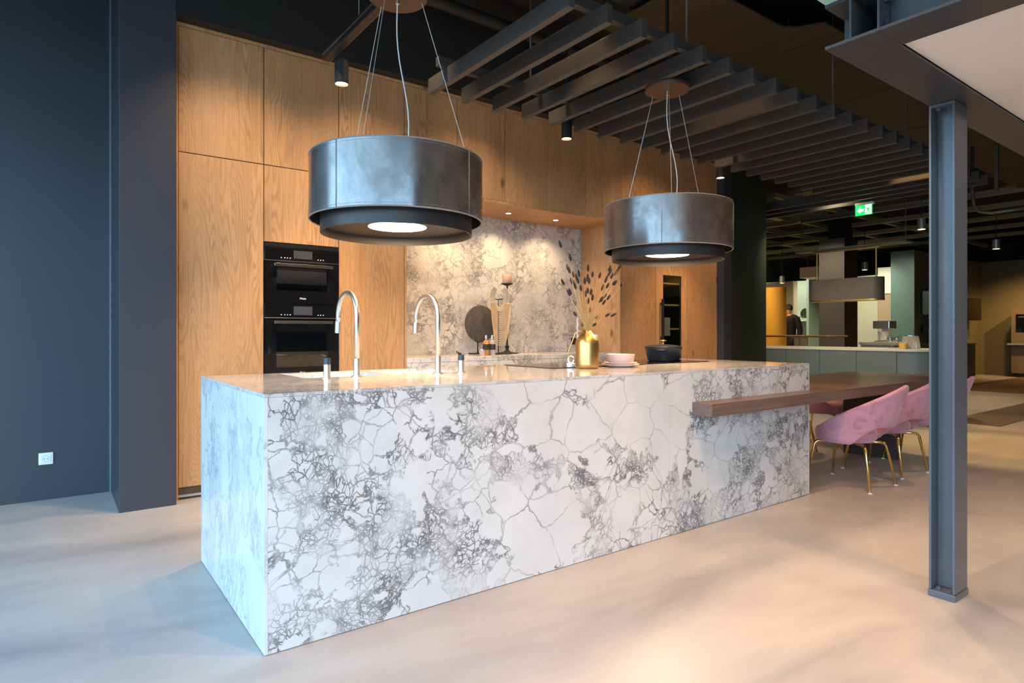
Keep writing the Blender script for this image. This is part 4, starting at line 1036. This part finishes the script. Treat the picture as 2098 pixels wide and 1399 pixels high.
# ochre unit
t = thing('ochre_cabinet', 'ochre yellow tall cabinet with rounded corner behind the bar', 'cabinet', (13.3, 8, 0))
OCH = painted('ochre_lacquer', (.58,.27,.03), .4, .06)
pts = [(13.0, 9.2)] + [(13.25+.25*math.cos(PI+PI/2*k/8), 7.80+.25*math.sin(PI+PI/2*k/8)) for k in range(9)] + [(13.27,7.56),(13.27,9.2)]
MB().prism(pts, 0, 2.15).build('body', OCH, t, smooth='auto')
MB().box(12.994, 12.999, 7.90, 7.906, .1, 2.1).build('door_joint', GOLD, t)
boxthing('cream_partition', 'cream white tall partition behind the ochre cabinet', 'partition', (15.0, 15.2, 8.37, 10.5, 0, 2.43), mat('cream_paint', (.62,.60,.45), .6))
t = thing('shelf_niche', 'pale green wall unit with one open shelf in the far showroom', 'shelf unit', (16.6, 8.9, 0))
PG = painted('pale_green_paint', (.50,.56,.42), .6, .05)
MB().box(16.5, 16.55, 8.57, 9.6, 0, 2.55).build('back_panel', PG, t)
MB().box(16.2, 16.499, 8.60, 9.5, 1.44, 1.465).build('shelf', mat('cream_shelf', (.65,.66,.5), .5), t)
MB().box(16.0, 16.55, 8.50, 8.565, 0, 2.55).build('side_panel', painted('mint_panel', (.32,.42,.33), .5), t)
mp_ = at_depth(1652, 641, X=16.35)
b_ = MB().lathe([(0,-.01),(.15,-.008),(.165,0),(.15,.008),(0,.01)], (0,0,0), 32); b_.rot(PI/2, axis='Y'); b_.v = [v+Vector((16.35, mp_.y, 1.465+.168)) for v in b_.v]
tag(b_.build('round_mirror', mat('silver_mirror', (.6,.64,.62), .15, 1), smooth='auto'), 'round silver plate standing on the far pale green shelf', 'decorative plate')
t = thing('small_plant', 'tiny green plant beside the round plate on the far shelf', 'plant', (16.3, mp_.y+.17, 1.4655))
MB().lathe([(0,0),(.03,0),(.04,.05),(0,.05)], (16.3,mp_.y+.17,1.4655), 12).build('pot', WHITE_PL, t)
lf = MB()
for k in range(14):
    a = k*2.4; lf.tube([(16.3,mp_.y+.17,1.51),(16.3+.03*math.cos(a),mp_.y+.17+.03*math.sin(a),1.56),(16.3+.06*math.cos(a),mp_.y+.17+.06*math.sin(a),1.57)], [.003,.009,.001], 5)
lf.build('leaves', mat('green_leaf', (.08,.22,.06), .6), t, smooth=True)
# beige wall units by the teal cabinet
boxthing('beige_tall_unit', 'pale grey-beige tall wall panel right of the clad pillar', 'cabinet', (16.3, 16.6, 6.93, 7.55, 0, 2.55), painted('beige_grey_lacquer', (.42,.41,.31), .45, .05))
boxthing('taupe_unit', 'taupe wall panel beside the teal cabinet', 'cabinet', (16.3, 16.6, 6.50, 6.925, 0, 2.075), painted('taupe_panel', (.36,.27,.18), .45, .05))
boxthing('white_upper_unit', 'glossy white wall panel above the taupe one', 'cabinet', (16.3, 16.6, 6.50, 7.2, 2.56, 2.72) if False else (16.28, 16.6, 6.50, 6.925, 2.08, 2.72), mat('white_lacquer', (.75,.74,.62), .25))
# back work counter with coffee grinder
t = thing('back_work_counter', 'cream low work counter standing just behind the bar', 'counter', (11.3, 4.7, 0))
MB().box(11.0, 11.6, 4.44, 4.95, 0, .93).build('body', painted('cream_front', (.45,.42,.28), .5), t)
MB().box(10.98, 11.6, 4.42, 4.97, .932, .975).build('worktop', CREAM, t)
p = at_depth(1813, 690, X=11.25)
t = thing('stand_mixer', 'silver and cream countertop coffee machine behind the bar', 'coffee machine', (p.x, p.y, .9755))
MB().box(p.x-.13, p.x+.13, p.y-.11, p.y+.11, .976, 1.0).build('base', CHROME, t, bevel=.006)
MB().box(p.x+.02, p.x+.12, p.y-.06, p.y+.06, 1.0, 1.28).build('column', mat('cream_enamel', (.75,.68,.52), .3), t, bevel=.012)
MB().box(p.x-.15, p.x+.13, p.y-.13, p.y+.13, 1.2, 1.33).build('head', CHROME, t, bevel=.012)
MB().lathe([(0,0),(.06,0),(.085,.15),(.08,.15),(.055,.01),(0,.01)], (p.x-.06,p.y,1.005), 20).build('jug', mat('bright_jug', (.85,.8,.7), .3), t, smooth='auto')
# high oak table behind the bar
t = thing('high_table', 'thin high oak table with cream legs behind the bar', 'table', (11.9, 6.6, 0))
MB().prism([(11.5,5.76),(12.3,5.76),(12.3,8.2),(11.5,8.2)], 1.045, 1.085).build('tabletop', wood_dark('orange_oak', (.40,.19,.07), (.5,.26,.10), .4, 1), t, bevel=.015)
for px in (1634, 1649):
    y = at_depth(px, 700, X=11.75).y
    MB().box(11.7, 11.8, y-.045, y+.045, 0, 1.044).build('leg', mat('cream_leg', (.75,.62,.38), .5), t)
# white air unit, spots and beams of the far ceiling
a0 = at_depth(1638, 560, X=14.5); a1 = at_depth(1680, 560, X=14.5)
t = thing('air_unit', 'white rectangular air unit hanging under the far ceiling', 'air conditioner', (14.8, (a0.y+a1.y)/2, a0.z))
MB().box(14.5, 15.1, a1.y, a0.y, a0.z-.12, a0.z+.14).build('body', mat('white_metal', (.68,.72,.62), .5), t, bevel=.01)
for y in (a1.y+.05, a0.y-.05): MB().tube([(14.8,y,a0.z+.14),(14.8,y,ZC)], .006, 6).build('hanger', RODM, t)
CT = painted('tan_ceiling_beam', (.20,.18,.115), .7)
k = 0
near = ['nearest','second','third','fourth','fifth','sixth','seventh','eighth','ninth','tenth']
for i, x in enumerate([10.3, 11.6, 12.9, 14.2, 15.5, 16.8]):
    tag(MB().box(x, x+.08, 3.0, 11.9, 3.25, 3.33).build('ceiling_beam', CT), 'pale tan ceiling beam crossing the far showroom, %s from the bar' % near[i], 'ceiling beam', 'cross beams of the far ceiling')
for i, y in enumerate([5.6, 6.6, 7.6, 8.6, 9.6]):
    tag(MB().box(9.5, 19.5, y, y+.07, 3.34, 3.42).build('ceiling_beam', CT), 'pale tan ceiling beam running deep into the far showroom, %s from the pillar line' % near[i], 'ceiling beam', 'long beams of the far ceiling')
for i, (x, y) in enumerate([(10.0, 5.2), (11.0, 6.6), (13.8, 9.2), (15.5, 7.6)]):
    tag(MB().box(x, x+1.2, y, y+.5, 3.45, 3.52).build('ceiling_tray', CT), 'tan ceiling tray between the far beams, %s from the bar' % near[i], 'ceiling tray', 'far ceiling trays')
    tag(MB().tube([(x+.6,y+.25,3.52),(x+.6,y+.25,ZC)], .01, 6).build('hanger_rod', RODM), 'rod holding the %s far ceiling tray' % near[i], 'rod', 'rods of the far ceiling trays')
# right side pipe work
PIPE = mat('grey_conduit', (.14,.13,.12), .4, .5)
def PT(px, py, X): return at_depth(px, py, X=X)
tag(MB().tube([PT(1992,300,9.5), PT(1992,395,9.5), PT(1996,420,9.5), PT(2006,433,9.5), PT(2030,436,9.5), PT(2110,425,9.5)], .022, 10).build('conduit', PIPE, smooth=True), 'curved grey conduit bending along under the ceiling, right of the column', 'conduit')
tag(MB().box(9.9, 9.95, 1.0, 5.4, 2.93, 2.98).build('unistrut', PIPE), 'horizontal grey steel rail below the ceiling right of the column', 'rail')
p = PT(2042, 330, 9.92)
tag(MB().box(9.905, 9.945, p.y-.02, p.y+.02, 2.981, ZC).build('steel_hanger', PIPE), 'vertical grey hanger holding the steel rail right of the column', 'hanger')
def far_spot(px, py, X, lab, e_=25, tgt=None, m=None):
    p = at_depth(px, py, X=X)
    cyl_spot(p.x, p.y, p.z, lab, r=.055, h=.16, energy=e_, top=ZC, size=95, tgt=tgt, group='far showroom ceiling spots', m=m)
SIL = mat('silver_spot_housing', (.4,.4,.37), .35, .6)
far_spot(1888, 470, 10.5, 'silver ceiling spot glowing just left of the steel column', 60, m=SIL)
far_spot(1602, 580, 13.5, 'silver ceiling spot above the ochre cabinet', 60, m=SIL)
far_spot(1772, 553, 13.5, 'silver ceiling spot right of the clad pillar', 60, m=SIL)
far_spot(2041, 510, 13.0, 'silver ceiling spot in the dark area right of the column', 60, m=SIL)
# bodiless spots added to brighten the bar, pillar and far cabinet fronts
for a_, b_, e_, col in [((7.35, 4.2, 2.78), (9.0, 4.5, .3), 100, (1,.88,.65)), ((11.2, 6.2, 3.4), (12.5, 6.2, 1.4), 110, (1,.85,.62)), ((14.4, 6.1, 3.2), (15.96, 6.3, 1.5), 100, (1,.9,.7)), ((15.2, 9.0, 3.1), (16.5, 9.0, 1.4), 100, (1,1,.85)), ((14.9, 6.9, 3.1), (16.3, 6.9, 1.5), 90, (1,.95,.75)), ((11.6, 8.0, 3.1), (13.0, 8.1, 1.4), 120, (1,.85,.55)), ((18.4, 3.6, 3.0), (20.4, 4.9, .5), 200, (1,.62,.25))]:
    spot(a_, e_, b_, 80, .8, col, .05)
# ceiling lamps out of frame for the far showroom
for x, y, e_, col in [(12.2, 8.2, 120, (1,.86,.55)), (15.0, 9.6, 160, (1,.95,.72)), (15.2, 7.4, 120, (1,.9,.6)), (11.0, 4.2, 130, (1,.85,.55)), (18.5, 4.6, 120, (1,.6,.22)), (8.4, 4.2, 60, (1,.8,.5)), (14.5, 4.8, 60, (1,.7,.35))]:
    spot((x, y, 3.1), e_, (x-.2 if x < 18 else x+1.2, y, 0), 120, .9, col, .08)

# ------------------------------------------------------------------ person in the far showroom
def person():
    X0 = 14.0; yc = at_depth(1617, 640, X=X0).y
    t = thing('person', 'person in a black jacket seen from behind beside the ochre cabinet', 'person', (X0, yc, 0))
    joints = {'pelvis': (0,0,.95), 'waist': (0,0,1.10), 'chest': (.0,0,1.32), 'neckb': (.0,0,1.50), 'neck': (0,.01,1.56), 'head': (0,.02,1.66), 'top': (0,.02,1.76),
              'ls': (0,.19,1.46), 'le': (.02,.25,1.18), 'lw': (-.05,.22,.95), 'rs': (0,-.19,1.46), 're': (.02,-.26,1.18), 'rw': (-.06,-.24,.95),
              'lh': (0,.10,.90), 'lk': (-.02,.11,.50), 'la': (.02,.12,.08), 'lt': (-.12,.13,.03), 'rh': (0,-.10,.90), 'rk': (-.02,-.11,.50), 'ra': (.02,-.12,.08), 'rt': (-.12,-.13,.03)}
    ed = [('pelvis','waist'),('waist','chest'),('chest','neckb'),('neckb','neck'),('neck','head'),('head','top'),('neckb','ls'),('ls','le'),('le','lw'),('neckb','rs'),('rs','re'),('re','rw'),('pelvis','lh'),('lh','lk'),('lk','la'),('la','lt'),('pelvis','rh'),('rh','rk'),('rk','ra'),('ra','rt')]
    rad = {'pelvis':(.12,.16),'waist':(.11,.15),'chest':(.12,.18),'neckb':(.07,.09),'neck':(.052,.052),'head':(.085,.078),'top':(.06,.055),'ls':(.065,.065),'le':(.05,.05),'lw':(.032,.032),'rs':(.065,.065),'re':(.05,.05),'rw':(.032,.032),'lh':(.09,.09),'lk':(.065,.065),'la':(.045,.045),'lt':(.04,.03),'rh':(.09,.09),'rk':(.065,.065),'ra':(.045,.045),'rt':(.04,.03)}
    def skin(name, keys, edges, m, grow=0, cut=None):
        me = bpy.data.meshes.new(name); me.from_pydata([joints[k] for k in keys], [(keys.index(a), keys.index(b)) for a, b in edges], [])
        o = bpy.data.objects.new(name, me); COL.objects.link(o); o.parent = t
        md = o.modifiers.new('skin', 'SKIN'); md.use_smooth_shade = True
        sv = me.skin_vertices[0].data
        for i, k in enumerate(keys): sv[i].radius = (rad[k][0]+grow, rad[k][1]+grow)
        sv[0].use_root = True
        ss = o.modifiers.new('sub', 'SUBSURF'); ss.levels = 2; ss.render_levels = 2
        me.materials.append(m); return o
    SK = mat('skin', (.42,.25,.17), .5); JK = mat('black_jacket', (.005,.005,.006), .8); TR = mat('black_trousers', (.015,.015,.016), .7)
    skin('body', list(joints), ed, SK)
    ck = ['waist','pelvis','chest','neckb','ls','le','lw','rs','re','rw']
    skin('jacket', ck, [('waist','pelvis'),('waist','chest'),('chest','neckb'),('neckb','ls'),('ls','le'),('le','lw'),('neckb','rs'),('rs','re'),('re','rw')], JK, .018)
    tk_ = ['pelvis','lh','lk','la','rh','rk','ra']
    skin('trousers', tk_, [('pelvis','lh'),('lh','lk'),('lk','la'),('pelvis','rh'),('rh','rk'),('rk','ra')], TR, .016)
    MB().ball((X0+.015, yc+.02, 1.715), .098, 16, 10, (1.0,.9,1.0)).build('hair', mat('short_dark_hair', (.05,.035,.025), .8), t, smooth=True)
    for s_ in (-1, 1):
        h = MB()
        wx, wy, wz = X0-.055, yc+s_*.23, .93
        h.ball((wx, wy, wz-.035), .036, 8, 6, (.5,1,1.1))
        for q, ln in enumerate((.062,.072,.068,.052)):
            fy = wy-.027+q*.018; h.tube([(wx,fy,wz-.06),(wx-.006,fy,wz-.06-ln*.55),(wx-.016,fy,wz-.06-ln)], [.009,.008,.006], 6)
        h.tube([(wx-.01,wy-s_*.03,wz-.03),(wx-.025,wy-s_*.042,wz-.055),(wx-.03,wy-s_*.04,wz-.08)], [.010,.009,.006], 6)
        h.build('hand', SK, t, smooth=True)
        MB().ball((X0-.04, yc+s_*.12, .045), .06, 10, 6, (2.0,.75,.7)).build('shoe', BLACKM, t, smooth=True)
person()

for o in bpy.data.objects:
    if '_w' in o: del o['_w']
